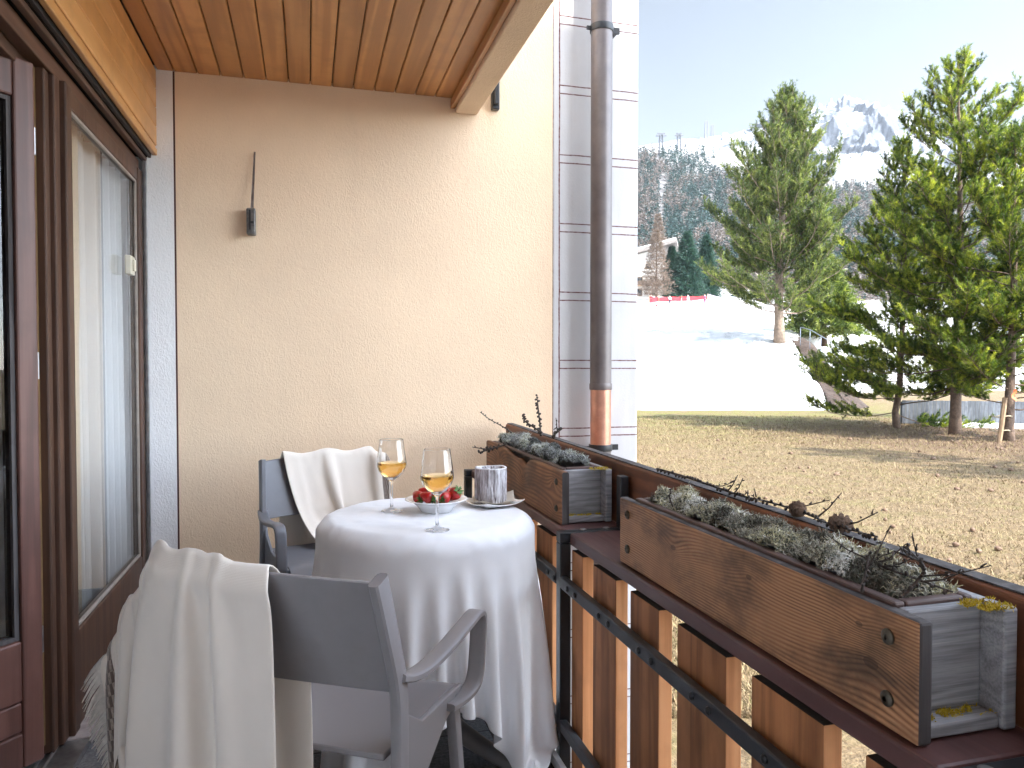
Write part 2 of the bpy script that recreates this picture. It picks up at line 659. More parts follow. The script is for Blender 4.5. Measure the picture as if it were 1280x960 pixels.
def fabric(name, col, weave=900, bump=.15, rough=.9, sheen=.3, var=.04):
    m = NT(name)
    v = m.coord('UV')
    n = m.noise(v, 6, 4, .6)
    m.set(m.ramp(n, [(.3, tuple(c * (1 - var) for c in col)), (.7, tuple(min(1, c * (1 + var)) for c in col))]), rough)
    m.b.inputs['Sheen Weight'].default_value = sheen
    w1 = m.n('ShaderNodeTexWave', wave_type='BANDS', bands_direction='X'); w1.inputs['Scale'].default_value = weave / 6
    w2 = m.n('ShaderNodeTexWave', wave_type='BANDS', bands_direction='Y'); w2.inputs['Scale'].default_value = weave / 6
    m.l(v, w1.inputs[0]); m.l(v, w2.inputs[0])
    h = m.math('ADD', m.math('ADD', w1.outputs['Fac'], w2.outputs['Fac']), m.math('MULTIPLY', m.noise(v, 300, 2), 1.2))
    m.bump(h, bump, .0008)
    return m


M['cloth'] = fabric('white_tablecloth', (.80, .80, .825), 1200, .10).m


def blanket_mat():
    m = fabric('cream_wool', (.76, .69, .615), 1700, .22, .95, .6)
    # woven brown band close to the end at u=1 (UV u runs along the length in metres / length)
    s = m.sep(m.coord('UV'))
    base = m.b.inputs['Base Color'].links[0].from_socket
    band = m.math('MULTIPLY', m.math('GREATER_THAN', s[0], .905), m.math('LESS_THAN', s[0], .978))
    ch = m.n('ShaderNodeTexChecker')
    mp = m.map(m.coord('UV'), (110, 60, 1), rot=(0, 0, R(0)))
    m.l(mp, ch.inputs['Vector'])
    ch.inputs['Scale'].default_value = 1
    nz = m.noise(m.coord('UV'), 160, 2)
    woven = m.mix(m.math('MULTIPLY', ch.outputs['Fac'], m.ramp(nz, [(.35, .3), (.6, 1.0)])), (.085, .055, .042), (.36, .30, .25))
    m.set(m.mix(band, base, woven))
    return m.m


M['blanket'] = blanket_mat()
M['fringe'] = plain('fringe_wool', (.62, .585, .54), .95, .15, 80)


def curtain_mat():
    m = NT('sheer_curtain')
    m.set((.90, .91, .93), .9)
    tr = m.n('ShaderNodeBsdfTranslucent'); tr.inputs[0].default_value = (.8, .82, .86, 1)
    mx = m.n('ShaderNodeMixShader'); mx.inputs[0].default_value = .12
    m.l(m.b.outputs[0], mx.inputs[1]); m.l(tr.outputs[0], mx.inputs[2]); m.l(mx.outputs[0], m.out.inputs[0])
    return m.m


M['curtain'] = curtain_mat()


def pane_mat():
    m = NT('window_glass')
    lw = m.n('ShaderNodeLayerWeight'); lw.inputs['Blend'].default_value = .5
    f = m.math('ADD', m.math('MULTIPLY', m.math('POWER', lw.outputs['Facing'], 4.0), .9), .07, clamp=True)
    tr = m.n('ShaderNodeBsdfTransparent'); tr.inputs[0].default_value = (.975, .985, .985, 1)
    gl = m.n('ShaderNodeBsdfGlossy'); gl.inputs['Roughness'].default_value = .0
    mx = m.n('ShaderNodeMixShader')
    m.l(f, mx.inputs[0]); m.l(tr.outputs[0], mx.inputs[1]); m.l(gl.outputs[0], mx.inputs[2]); m.l(mx.outputs[0], m.out.inputs[0])
    return m.m


M['pane'] = pane_mat()


def glass_mat(name, col=(1, 1, 1), ior=1.45):
    m = NT(name)
    m.set(col, 0.0, IOR=ior)
    m.b.inputs['Transmission Weight'].default_value = 1
    return m.m


M['glass'] = glass_mat('clear_glass')
M['wine'] = glass_mat('amber_wine', (.95, .60, .16), 1.34)


def strawberry_mat():
    m = NT('strawberry_skin')
    v = m.coord()
    vo = m.n('ShaderNodeTexVoronoi'); vo.inputs['Scale'].default_value = 190
    m.l(v, vo.inputs['Vector'])
    seed = m.math('LESS_THAN', vo.outputs['Distance'], .22)
    col = m.mix(m.math('MULTIPLY', seed, .8), m.ramp(m.noise(v, 30, 3), [(.3, (.36, .008, .012)), (.7, (.55, .018, .02))]), (.5, .2, .04))
    m.set(col, .28, Specular_IOR_Level=.6)
    m.bump(vo.outputs['Distance'], .5, .0015)
    return m.m


M['strawberry'] = strawberry_mat()
M['calyx'] = plain('calyx_green', (.07, .16, .03), .6, .3, 80)


def needle_mat(name, c0, c1, c2, trans=.35):
    m = NT(name)
    r = m.attr('rnd')
    col = m.ramp(r, [(0.0, c0), (.55, c1), (1.0, c2)])
    m.set(col, .45, Specular_IOR_Level=.35)
    tr = m.n('ShaderNodeBsdfTranslucent')
    bright = m.mix(1.0, col, (1.6, 1.7, .7), 'MULTIPLY')
    m.l(bright, tr.inputs[0])
    mx = m.n('ShaderNodeMixShader'); mx.inputs[0].default_value = trans
    m.l(m.b.outputs[0], mx.inputs[1]); m.l(tr.outputs[0], mx.inputs[2]); m.l(mx.outputs[0], m.out.inputs[0])
    return m.m


M['needles'] = needle_mat('pine_needles', (.014, .032, .008), (.105, .158, .028), (.42, .44, .075), .46)
M['needles_far'] = needle_mat('far_pine_needles', (.022, .040, .014), (.095, .135, .042), (.27, .30, .09), .36)
M['needles_blue'] = needle_mat('spruce_needles', (.012, .035, .030), (.022, .060, .050), (.045, .095, .07), .2)
M['larch_twigs'] = needle_mat('bare_larch_twigs', (.10, .075, .06), (.16, .12, .10), (.24, .18, .15), .1)
M['forest'] = needle_mat('forest_mix', (.012, .036, .038), (.026, .058, .058), (.05, .085, .078), .1)
M['forest_larch'] = needle_mat('forest_larches', (.085, .072, .073), (.135, .112, .108), (.20, .165, .155), .1)
M['bark'] = plain('pine_bark', (.115, .080, .060), .85, .45, 9, .8, 24, .03)
M['mid_bark'] = plain('pine_bark_mid', (.125, .085, .062), .85, .4, 8, .8, 20, .03)
M['pale_bark'] = plain('pine_bark_pale', (.22, .165, .125), .85, .4, 6, .8, 18, .03)


def lawn_mat():
    m = NT('dry_lawn')
    v = m.coord()
    big = m.noise(v, .22, 4, .6)
    mid = m.noise(v, 1.8, 5, .7)
    fine = m.noise(m.map(v, (1, 1, 1)), 16, 5, .75)
    c = m.ramp(fine, [(.30, (.045, .028, .014)), (.43, (.130, .090, .047)), (.58, (.215, .155, .085)), (.78, (.36, .28, .17))])
    c = m.mix(m.ramp(mid, [(.48, 0.0), (.72, .6)]), c, (.15, .145, .04))
    c = m.mix(m.ramp(big, [(.45, 0.0), (.7, .5)]), c, (.19, .125, .068))
    # greener along the melting edge of the snow, brown needle litter under the trees
    d = m.n('ShaderNodeVectorMath', operation='DISTANCE')
    m.l(v, d.inputs[0]); x, y = rd(12.0, 38); d.inputs[1].default_value = (x, y, -1.17)
    c = m.mix(m.math('MULTIPLY', m.ramp(m.math('DIVIDE', d.outputs['Value'], 30), [(.2, 1.0), (.62, 0.0)]), m.ramp(mid, [(.36, 0.0), (.6, .75)])), c, (.15, .165, .03))
    d2 = m.n('ShaderNodeVectorMath', operation='DISTANCE')
    m.l(v, d2.inputs[0]); x, y = rd(16.5, 25.5); d2.inputs[1].default_value = (x, y, -1.17)
    lit = m.math('ADD', m.math('DIVIDE', d2.outputs['Value'], 12), m.math('MULTIPLY', m.math('SUBTRACT', mid, .5), .8))
    c = m.mix(m.math('MULTIPLY', m.ramp(lit, [(.32, 1.0), (.80, 0.0)]), .9), c, m.ramp(fine, [(.3, (.05, .027, .017)), (.55, (.13, .075, .05)), (.8, (.26, .18, .13))]))
    m.set(c, .95)
    cl = m.noise(v, 5.5, 4, .65)
    h = m.math('ADD', m.math('MULTIPLY', mid, 1.0), m.math('ADD', m.math('MULTIPLY', fine, .5), m.math('MULTIPLY', cl, .6)))
    m.bump(h, 1.0, .09)
    return m.m


M['lawn'] = lawn_mat()


def snow_mat(name, rock_shade=False, hill=False):
    m = NT(name)
    v = m.coord()
    n = m.noise(v, .6, 5, .6)
    c = m.ramp(n, [(.3, (.62, .63, .65)), (.7, (.74, .74, .75))])
    if rock_shade:
        at_ = m.attr('rock_shade')
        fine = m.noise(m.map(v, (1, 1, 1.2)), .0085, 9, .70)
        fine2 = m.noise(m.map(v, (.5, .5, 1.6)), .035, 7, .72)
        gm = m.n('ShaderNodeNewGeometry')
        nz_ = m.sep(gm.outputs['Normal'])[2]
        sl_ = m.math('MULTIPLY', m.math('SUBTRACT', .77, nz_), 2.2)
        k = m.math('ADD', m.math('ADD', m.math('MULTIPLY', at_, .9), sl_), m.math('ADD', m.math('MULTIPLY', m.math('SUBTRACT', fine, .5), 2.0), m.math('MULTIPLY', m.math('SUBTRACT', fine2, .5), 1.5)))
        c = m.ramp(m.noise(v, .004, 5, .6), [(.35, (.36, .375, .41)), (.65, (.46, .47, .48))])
        c = m.mix(m.ramp(k, [(-.0, 0.0), (.22, .75)]), c, (.13, .165, .225))  # pale blue-grey patches: shade on the snow painted into the colour, between rocks
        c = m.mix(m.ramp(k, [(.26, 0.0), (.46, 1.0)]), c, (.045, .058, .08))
    if not rock_shade:
        dn = m.noise(m.map(v, (1, 1, 1)), .9, 6, .7)
        dn2 = m.noise(v, 7, 4, .7)
        dirt = m.math('MULTIPLY', m.ramp(dn, [(.50, 0.0), (.64, 1.0)]), m.ramp(dn2, [(.47, 0.0), (.58, .75)]))
        c = m.mix(dirt, c, (.10, .085, .075))
    if hill:
        sc_ = m.noise(v, .06, 5, .7)
        k = m.math('MULTIPLY', m.attr('scrub'), m.ramp(sc_, [(.40, 1.0), (.70, .55)]))
        c = m.mix(k, c, m.ramp(m.noise(v, .5, 4, .7), [(.35, (.050, .050, .052)), (.65, (.11, .10, .10))]))
    m.set(c, .65)
    m.bump(m.noise(v, .12 if rock_shade else 2.2, 6, .6), .5 if rock_shade else .35, 6 if rock_shade else .12)
    return m.m


M['snow'] = snow_mat('snow')
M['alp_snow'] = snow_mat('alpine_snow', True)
M['hill'] = snow_mat('hill_snow', False, True)
M['earth'] = plain('bank_earth', (.048, .032, .025), .95, .5, 2.5, .9, 5, .12)
M['fence_grey'] = wood('grey_fence_boards', (.085, .095, .115), (.13, .145, .175), (.17, .19, .22), 'z', warp=5, wscale=6, stretch=.1, rough=.8, fibre=.5, bump=.2, varamp=.25)
M['rail_steel'] = plain('galvanised_rail', (.20, .24, .30), .4, .1, Metallic=.3)
M['stake'] = wood('stake_wood', (.20, .13, .075), (.30, .20, .12), (.36, .25, .16), 'z', warp=4, wscale=10, stretch=.1)
M['red_net'] = plain('red_banner', (.62, .018, .03), .6, .1)
M['white_net'] = None
M['house_wall'] = plaster('house_render', (.55, .53, .50), .2, 8)
M['house_roof'] = plain('house_roof', (.22, .20, .19), .8, .2, 2)
M['dark_window'] = plain('dark_glass', (.03, .035, .04), .15, .1)
M['skin'] = plain('skin', (.55, .33, .25), .5, .1)


def net_mat():
    m = NT('safety_net')
    v = m.coord()
    m.set((.78, .74, .78), .8)
    tr = m.n('ShaderNodeBsdfTransparent')
    mx = m.n('ShaderNodeMixShader')
    m.l(m.ramp(m.noise(v, 1.2, 3), [(.35, .35), (.65, .7)]), mx.inputs[0])
    m.l(m.b.outputs[0], mx.inputs[1]); m.l(tr.outputs[0], mx.inputs[2]); m.l(mx.outputs[0], m.out.inputs[0])
    return m.m


M['white_net'] = net_mat()


def lichen_mat(name, stops):
    m = NT(name)
    m.set(m.ramp(m.attr('rnd'), stops), .9)
    return m.m


M['lichen'] = lichen_mat('reindeer_lichen', [(0, (.055, .048, .038)), (.25, (.20, .185, .145)), (.5, (.36, .345, .285)), (.74, (.46, .43, .25)), (.88, (.52, .49, .37)), (1, (.64, .63, .59))])
M['lichen_grey'] = lichen_mat('grey_lichen', [(0, (.05, .05, .05)), (.35, (.22, .225, .225)), (.7, (.40, .41, .40)), (.88, (.44, .44, .30)), (1, (.60, .62, .60))])
M['yellow_lichen'] = lichen_mat('yellow_lichen', [(0, (.28, .19, .015)), (1, (.62, .46, .03))])
M['moss_core'] = plain('lichen_core', (.10, .105, .08), .95, .5, 40, 1.0, 90, .01)
M['twig'] = plain('dark_twig', (.055, .042, .035), .85, .4, 60, .6, 120, .003)
M['cone'] = plain('pine_cone', (.15, .095, .065), .8, .5, 70)


def bark_candle():
    m = NT('whitewashed_bark')
    v = m.coord()
    n = m.noise(m.map(v, (1, 1, .13)), 110, 4, .6, .4)
    top = m.math('GREATER_THAN', m.sep(v)[2], .1135)
    c = m.ramp(n, [(.36, (.10, .085, .085)), (.47, (.36, .33, .34)), (.6, (.66, .65, .68))])
    c = m.mix(top, c, (.62, .60, .60))
    m.set(c, .85)
    m.bump(n, .9, .006)
    return m.m


M['bark_white'] = bark_candle()

# ================================================================ LARGE STRUCTURE: apartment building and balcony
YB = 3.83            # back wall plane
XF = -0.73           # facade plane
ZC = 2.62            # ceiling

bld = thing('apartment_building', 'apartment building with tan plaster balcony wall, white lined corner and pine ceiling', 'building', (0, YB, -1.2))
MB().box(-0.60, 1.2835, YB, YB + .35, -1.6, 6.2).build('plaster_wall', M['tan_plaster'], bld)
MB().box(1.2835, 1.79, YB + .001, YB + 7.0, -1.8, 6.2).build('corner_wall', M['corner_plaster'], bld, bevel=.012)
MB().box(-4.2, 1.2835, YB + .35, YB + 7.0, -1.6, 6.2).build('rear_wall', M['white_plaster'], bld)
MB().box(-0.73, -0.608, YB - .004, YB + .35, -.02, ZC + .2).build('pilaster_strip', M['white_plaster'], bld)
MB().box(-0.608, -0.600, YB - .003, YB + .3, -.02, ZC).build('painted_line', plain('red_brown_line', (.07, .024, .02), .8), bld)
# skirting at the foot of the back wall
MB().box(-0.6, .76, YB - .025, YB - .0005, .002, .19).build('skirting', plain('grey_skirting', (.10, .10, .105), .7, .2, 20), bld, bevel=.004)

# ceiling boards (one mesh, each board its own tint)
mb = MB()
x0 = -0.6765
nb, bw = 14, .1036
x = .745 - nb * bw
for i in range(nb):
    mb.cur = random.random()
    xa, xb = max(x + .0022, x0), x + bw - .0022
    poly = [(xa, ZC + .018), (xa, ZC + .004), (xa + .004, ZC), (xb - .004, ZC), (xb, ZC + .004), (xb, ZC + .018)]
    mb.prism(poly, 'y', -2.2, YB - .002)
    x += bw
mb.build('ceiling', M['ceiling_wood'], bld)
MB().box(-4.2, .745, -2.2, YB, ZC + .0185, ZC + .25).build('upper_slab', M['edge_wood'], bld)
# beam at the balcony edge, with its inner board and shadow gap
MB().box(.748, .865, -2.2, YB - .001, 2.545, 2.95).build('edge_beam', M['beam_plaster'], bld, bevel=.006)
mb = MB(); mb.cur = .3
mb.box(.722, .7465, -2.2, YB - .003, 2.566, 2.612).build('beam_board', M['ceiling_wood'], bld, bevel=.003)
# upper storeys above the facade and above the balcony
MB().box(-4.2, -.70, -2.2, YB, ZC + .251, 6.2).build('upper_facade', M['white_plaster'], bld)
MB().box(-.70, .86, -2.2, YB - .002, 2.951, 3.02).build('upper_balcony_floor', M['white_plaster'], bld)

# unseen wing added behind the camera to keep sun off the balcony
MB().box(-4.2, 6.3, -9.0, -3.6, -1.6, 12.0).build('added_shade_wing', M['white_plaster'], bld)
# fascia (pine boards above the door, bounced light put into their colour), bottom trim and groove
mb = MB()
zz = [2.262, 2.352, 2.442, 2.532, 2.6185]
for i in range(4):
    mb.cur = .2 + .6 * random.random()
    za, zb = zz[i] + .0015, zz[i + 1] - .0015
    poly = [(-.70, za), (-.683, za), (-.68, za + .003), (-.68, zb - .003), (-.683, zb), (-.70, zb)]
    mb.prism(poly, 'y', -2.2, YB - .0045)
fas = mb.build('fascia', M['fascia_wood'], bld)
mb = MB(); mb.cur = .4
mb.box(-.70, -.684, -2.2, YB - .005, 2.250, 2.2615)
mb.box(-.70, -.678, -2.2, YB - .005, 2.217, 2.248)
mb.build('fascia_trim', M['fascia_wood'], bld, bevel=.004)
MB().box(-.716, -.704, -2.2, YB - .006, 2.205, 2.60).build('fascia_back', M['black_metal'], bld)

# dark gap / shutter guide / frame head along the facade
mb = MB(); mb.cur = .7
mb.box(-.80, -.757, -2.2, YB - .006, 2.135, 2.19)
mb.cur = .2
mb.box(-.745, -.722, -2.2, YB - .006, 2.185, 2.204)
mb.box(-.86, -.80, -2.2, YB - .006, 2.10, 2.20)
mb.build('frame_head', M['header_wood'], bld, bevel=.004)
MB().box(-.9, -.72, -2.2, YB - .007, 2.206, 2.60).build('shutter_box', plain('dark_void', (.012, .010, .010), .9), bld)

# facade lower part nearer than the door, sill strip, threshold
MB().box(-.95, -.735, -2.2, 1.35, .0, 2.134).build('facade_wall', M['white_plaster'], bld)
mb = MB(); mb.cur = .5
mb.box(-.80, -.684, 2.65, YB - .006, .004, .028)
sl = mb.build('sill_strip', plain('worn_sill', (.36, .31, .30), .8, .3, 15, .3, 60, .003), bld, bevel=.003)
mb = MB()
mb.box(-.86, -.69, 1.35, 2.648, .004, .022)
mb.box(-.80, -.795, 1.35, 2.66, .022, .034)
mb.box(-.775, -.77, 1.35, 2.66, .022, .034)
mb.build('threshold', M['steel'], bld)

# ---- fixed window: frame, pane, handle
WY0, WY1 = 2.66, YB - .03
fw = MB()
fw.cur = .15
fw.box(-.79, -.735, WY0, WY0 + .06, .028, 2.134)          # post by the door, stepped
fw.cur = .75
fw.box(-.80, -.752, WY0 - .055, WY0 - .002, .028, 2.134)
fw.cur = .1
fw.box(-.81, -.766, WY0 - .10, WY0 - .057, .028, 2.134)
fw.cur = .45
fw.box(-.79, -.74, WY1 - .075, WY1, .028, 2.134)          # far jamb
fw.box(-.79, -.7415, WY0 + .061, WY1 - .076, .028, .352)    # bottom panel
fw.box(-.79, -.745, WY0 + .061, WY1 - .076, 2.075, 2.134)
window = fw.build('window_frame', M['frame_wood'], bld, bevel=.005)
mb = MB()
mb.box(-.766, -.760, WY0 + .0605, WY1 - .0755, .3525, 2.0745)
mb.build('pane', M['pane'], window)
mb = MB(); mb.cur = .8
mb.box(-.759, -.748, WY0 + .062, WY0 + .074, .353, 2.074)
mb.box(-.759, -.748, WY1 - .09, WY1 - .077, .353, 2.074)
mb.box(-.759, -.748, WY0 + .0745, WY1 - .0905, .353, .366)
mb.box(-.759, -.748, WY0 + .0745, WY1 - .0905, 2.062, 2.074)
mb.build('glazing_bead', plain('pale_bead', (.30, .26, .23), .5, .2), window, bevel=.003)
MB().box(-.737, -.722, WY1 + .002, WY1 + .018, .03, 2.2).build('shutter_guide', M['steel'], bld, bevel=.002)
MB().box(-.737, -.725, WY1 + .0195, YB - .006, .03, 2.2).build('guide_back', plain('grey_guide', (.42, .42, .44), .5, .2), bld)

# ---- open door sash (hinged, swung into the room)
HX, HY = -.792, 2.50
ang = math.atan2(-.785, -.62)
DM = Matrix.Translation((HX, HY, 0)) @ Matrix.Rotation(ang, 4, 'Z')
W_, T_ = .92, .032
mb = MB()
mb.cur = .6
mb.box(.0, .062, -T_, T_, .055, 2.115, DM)
mb.cur = .4
mb.box(W_ - .115, W_, -T_, T_, .055, 2.115, DM)
mb.cur = .3
mb.box(.0625, W_ - .1155, -T_ + .001, T_ - .001, .055, .16, DM)
mb.cur = .7
mb.box(.0625, W_ - .1155, -T_ + .004, T_ - .004, .1625, .25, DM)
mb.cur = .45
mb.box(.0625, W_ - .1155, -T_ + .001, T_ - .001, .2525, .43, DM)
mb.box(.0625, W_ - .1155, -T_ + .001, T_ - .001, 2.0, 2.115, DM)
door = mb.build('balcony_door', M['sash_wood'], bld, bevel=.006)
mb = MB()
mb.box(.0627, W_ - .1157, -.006, .006, .4305, 1.9995, DM)
mb.build('pane', M['pane'], door)
mb = MB()
for s in (-1, 1):
    a, b = sorted((s * .008, s * .020))
    mb.box(.0627, .076, a, b, .431, 1.999, DM)
    mb.box(.0765, W_ - .1157, a, b, .431, .443, DM)
    mb.box(.0765, W_ - .1157, a, b, 1.987, 1.999, DM)
mb.build('glazing_bead', M['edge_wood'], door)
for z in (.4, 1.23, 1.9):
    mb = MB()
    mb.tube([(HX + .004, HY + .026, z - .04), (HX + .004, HY + .026, z + .04)], .008, 10)
    mb.build('hinge', M['steel'], door, smooth=False)
MB().box(-.80, -.79, 2.52, 2.565, .06, 2.13).build('door_jamb', plain('ochre_jamb', (.15, .085, .03), .7, .3), bld)

# ---- room behind
mb = MB()
mb.box(-4.1, -.87, -1.0, YB - .01, -.05, .0)
mb.build('room_floor', plain('room_floor', (.16, .11, .07), .5, .2, 5), bld)
MB().box(-4.2, -4.1, -1.0, YB + .34, -.05, 2.6).build('room_wall', plain('room_wall', (.55, .50, .43), .9), bld)
MB().box(-4.1, -.96, -1.1, -1.0, -.05, 2.6).build('room_wall', bpy.data.materials['room_wall'], bld)
MB().box(-4.1, -.905, -1.0, YB - .01, 2.40, 2.5).build('room_ceiling', plain('room_ceiling', (.12, .07, .04), .8), bld)

# curtain behind the fixed window
def curtain():
    ny, nz = 120, 2
    V = []
    for j in range(nz):
        z = .06 if j == 0 else 2.12
        for i in range(ny):
            t = i / (ny - 1)
            y = 3.02 + t * .72
            amp = .022 if j == 1 else .032
            xx = -.835 + amp * math.sin(t * 62 + .8 * math.sin(t * 9)) + .01 * math.sin(t * 23)
            V.append((xx, y, z))
    F = [(i, i + 1, ny + i + 1, ny + i) for i in range(ny - 1)]
    me = np_mesh('curtain', V, [F], True)
    o = link('curtain', me, M['curtain'])
    s = o.modifiers.new('s', 'SOLIDIFY'); s.thickness = .001
    return o
tag(curtain(), 'sheer white curtain hanging in folds behind the fixed window pane', 'curtain')
def drape_side():
    ny = 40
    V = []
    for z in (.05, 2.12):
        for i in range(ny):
            t = i / (ny - 1)
            V.append((-.815 + .012 * math.sin(t * 20), 2.70 + t * .34, z))
    F = [(i, i + 1, ny + i + 1, ny + i) for i in range(ny - 1)]
    o = link('curtain', np_mesh('curtain', V, [F], True), plain('beige_drape', (.72, .60, .44), .9, .05))
    s = o.modifiers.new('s', 'SOLIDIFY'); s.thickness = .002
    return o
tag(drape_side(), 'beige side curtain behind the window pane, next to the door post', 'curtain')
hb = MB()
hb.box(-.747, -.722, 3.47, 3.545, 1.62, 1.70)
hb.box(-.7215, -.712, 3.495, 3.52, 1.635, 1.685)
hb.build('window_catch', M['cream_plastic'], window, bevel=.004)

# ---- balcony floor, gutter, slab
fl = MB()
fl.box(-.72, .58, -2.2, YB - .001, -.10, .0)
o = fl.build('floor', M['granite']); tag(o, kind='structure')
def gutter_mat():
    m = NT('littered_gutter')
    v = m.coord()
    n = m.noise(v, 26, 5, .7)
    m.set(m.ramp(n, [(.35, (.02, .017, .014)), (.55, (.07, .055, .043)), (.72, (.2, .16, .12))]), .85)
    m.bump(n, .8, .02)
    return m.m
o = MB().box(.581, .735, -2.2, YB - .001, -.10, -.028).build('gutter_floor', gutter_mat()); tag(o, kind='structure')
o = MB().box(.7355, .752, -2.2, YB - .001, -.24, .004).build('slab_edge', plain('slab_paint', (.55, .55, .57), .7)); tag(o, kind='structure')
o = MB().box(-.95, .735, -2.2, YB - .001, -.24, -.101).build('balcony_slab', M['white_plaster']); tag(o, kind='structure')
MB().box(-4.2, -.75, -2.2, YB, -1.6, -.245).build('base_wall', M['white_plaster'], bld)

# ================================================================ terrain
GZ = -1.17


def polar_grid(us, ds, zf):
    U, D = np.meshgrid(us, ds, indexing='ij')
    Rr = U * D
    X = Rr * CY + D * SY
    Y = D * CY - Rr * SY
    Z = zf(U, D, X, Y)
    V = np.stack([X, Y, Z], -1).reshape(-1, 3)
    n, m = U.shape
    I = np.arange(n * m).reshape(n, m)
    F = np.stack([I[:-1, :-1], I[1:, :-1], I[1:, 1:], I[:-1, 1:]], -1).reshape(-1, 4)
    return V, F


def sstep(a, b, x):
    t = np.clip((x - a) / (b - a), 0, 1)
    return t * t * (3 - 2 * t)


# lawn: one big sheet round the building out to the hillside
xs = np.concatenate([np.linspace(-600, -45, 12), np.linspace(-40, 70, 90), np.linspace(75, 600, 12)])
X, Y = np.meshgrid(xs, xs, indexing='ij')
Dc = X * SY + Y * CY
Z = GZ + .05 * (fbm(X * .25, Y * .25, 3) - .5) - sstep(60, 130, np.hypot(X, Y)) * .5
n = len(xs)
I = np.arange(n * n).reshape(n, n)
F = np.stack([I[:-1, :-1], I[1:, :-1], I[1:, 1:], I[:-1, 1:]], -1).reshape(-1, 4)
o = link('lawn', np_mesh('lawn', np.stack([X, Y, Z], -1).reshape(-1, 3), [F], True), M['lawn'])
tag(o, kind='structure')

# far hillside
HD = [50, 62, 80, 120, 160, 250, 400, 550, 700, 760, 900]
HL = [560, 530, 470, 384, 370, 340, 288, 236, 196, 192, 186]
HR = [560, 520, 460, 412, 388, 352, 306, 268, 240, 236, 230]


def hill_z(U, D):
    w = sstep(.25, .42, U)
    wl = sstep(-.2, .1, U)
    yl = np.interp(np.log(D), np.log(HD), HL)
    yr = np.interp(np.log(D), np.log(HD), HR)
    y = yl * (1 - w) + yr * w
    return CAM_H - (y - 457) / FPX * D


_hu, _hd = np.meshgrid(np.linspace(-2.2, 3.2, 260), np.geomspace(50, 950, 120), indexing='ij')
scrub = (sstep(165, 215, _hd) * (1 - sstep(690, 715, _hd))).ravel()
V, F = polar_grid(np.linspace(-2.2, 3.2, 260), np.geomspace(50, 950, 120),
                  lambda U, D, X, Y: hill_z(U, D) + (fbm(X * .02, Y * .02, 5) - .5) * .02 * D - sstep(780, 950, D) * 60 - sstep(.36, .42, U) * (1 - sstep(72, 84, D)) * 5)
o = link('hillside', np_mesh('hillside', V, [F], True, {'scrub': ('POINT', scrub)}), M['hill']); tag(o, kind='structure')

# snow slope behind the lawn
SD = [36.5, 39.5, 41, 44, 50, 56, 62, 72, 90, 105, 125, 140, 160]
SYp = [522, 514.5, 506, 486, 450, 427, 415, 407, 398, 393, 384, 378, 376]


def snow_z(U, D, X, Y):
    y = np.interp(D, SD, SYp)
    z = CAM_H - (y - 457) / FPX * D
    wob = (fbm(X * .35, Y * .35, 4) - .5)
    z = z + wob * .8 * sstep(38, 44, D) * (1 - .3 * sstep(60, 100, D))
    z = z + (fbm(X * 1.3, Y * 1.3, 3) - .5) * .16 * sstep(38, 41, D) * (1 - sstep(50, 60, D))
    # right shoulder of the bank, dropping to the path
    ue = .437 - (D - 38) * .0034 + .006 * (vnoise(D * .7, D * 0 + 3.1) - .5)
    ue = np.maximum(ue, .385) + sstep(62, 80, D) * .5
    z = z - sstep(0, .03, U - ue) * 7
    # front edge
    edge = 39.4 - 5.2 * sstep(.29, .44, U) + .8 * (vnoise(U * 22, U * 0 + 1.7) - .5) + 1.5 * (vnoise(U * 60, U * 0 + 5.7) - .5) + .8 * (vnoise(U * 160, U * 0 + 2.7) - .5)
    front = 1 - sstep(-.5, .25, D - edge)
    z = z - front * 1.2
    # hollows and humps
    def hump(px, d, ru, rdist, h):
        u0 = (px - 640) / FPX
        return h * np.exp(-((U - u0) / ru) ** 2 - ((D - d) / rdist) ** 2)
    z = z + hump(828, 51.5, .022, 1.0, .55) - hump(820, 50.2, .03, .9, .35)
    z = z + hump(915, 53.2, .04, 1.0, .35) - hump(920, 55.2, .045, 1.3, .9)
    z = z + hump(900, 70, .08, 2.5, .9) - hump(895, 74, .08, 3, .6)
    return z


V, F = polar_grid(np.linspace(-.1, .60, 380), np.concatenate([np.linspace(32.0, 62, 210), np.linspace(62.6, 160, 60)]), snow_z)
o = link('snow_slope', np_mesh('snow_slope', V, [F], True), M['snow']); tag(o, kind='structure')

# earth bank beside the stepped handrail
def bank_z(U, D, X, Y):
    t = np.interp(D, [37, 40, 45, 50, 56, 62, 70], [526, 512, 478, 448, 424, 418, 420])
    z = CAM_H - (t - 457) / FPX * D - .15 + (fbm(X * .8, Y * .8, 4) - .5) * .6
    ue = .437 - (D - 38) * .0034
    z = z - sstep(.02, .085, U - ue) * np.maximum(z - GZ + .3, 0) - sstep(.003, -.01, U - ue) * 3
    return z


V, F = polar_grid(np.linspace(.33, .56, 90), np.linspace(37, 66, 90), bank_z)
o = link('earth_bank', np_mesh('earth_bank', V, [F], True), M['earth']); tag(o, kind='structure')

# mountain
RX = [300, 600, 760, 800, 840, 880, 905, 925, 950, 975, 1000, 1020, 1050, 1068, 1085, 1100, 1130, 1150, 1180, 1215, 1240, 1258, 1280, 1330, 1420, 1600, 1900]
RY = [190, 188, 186, 183, 179, 173, 170, 168, 155, 148, 139, 134, 125, 131, 132, 139, 143, 146, 150, 149, 153, 160, 178, 188, 170, 150, 200]


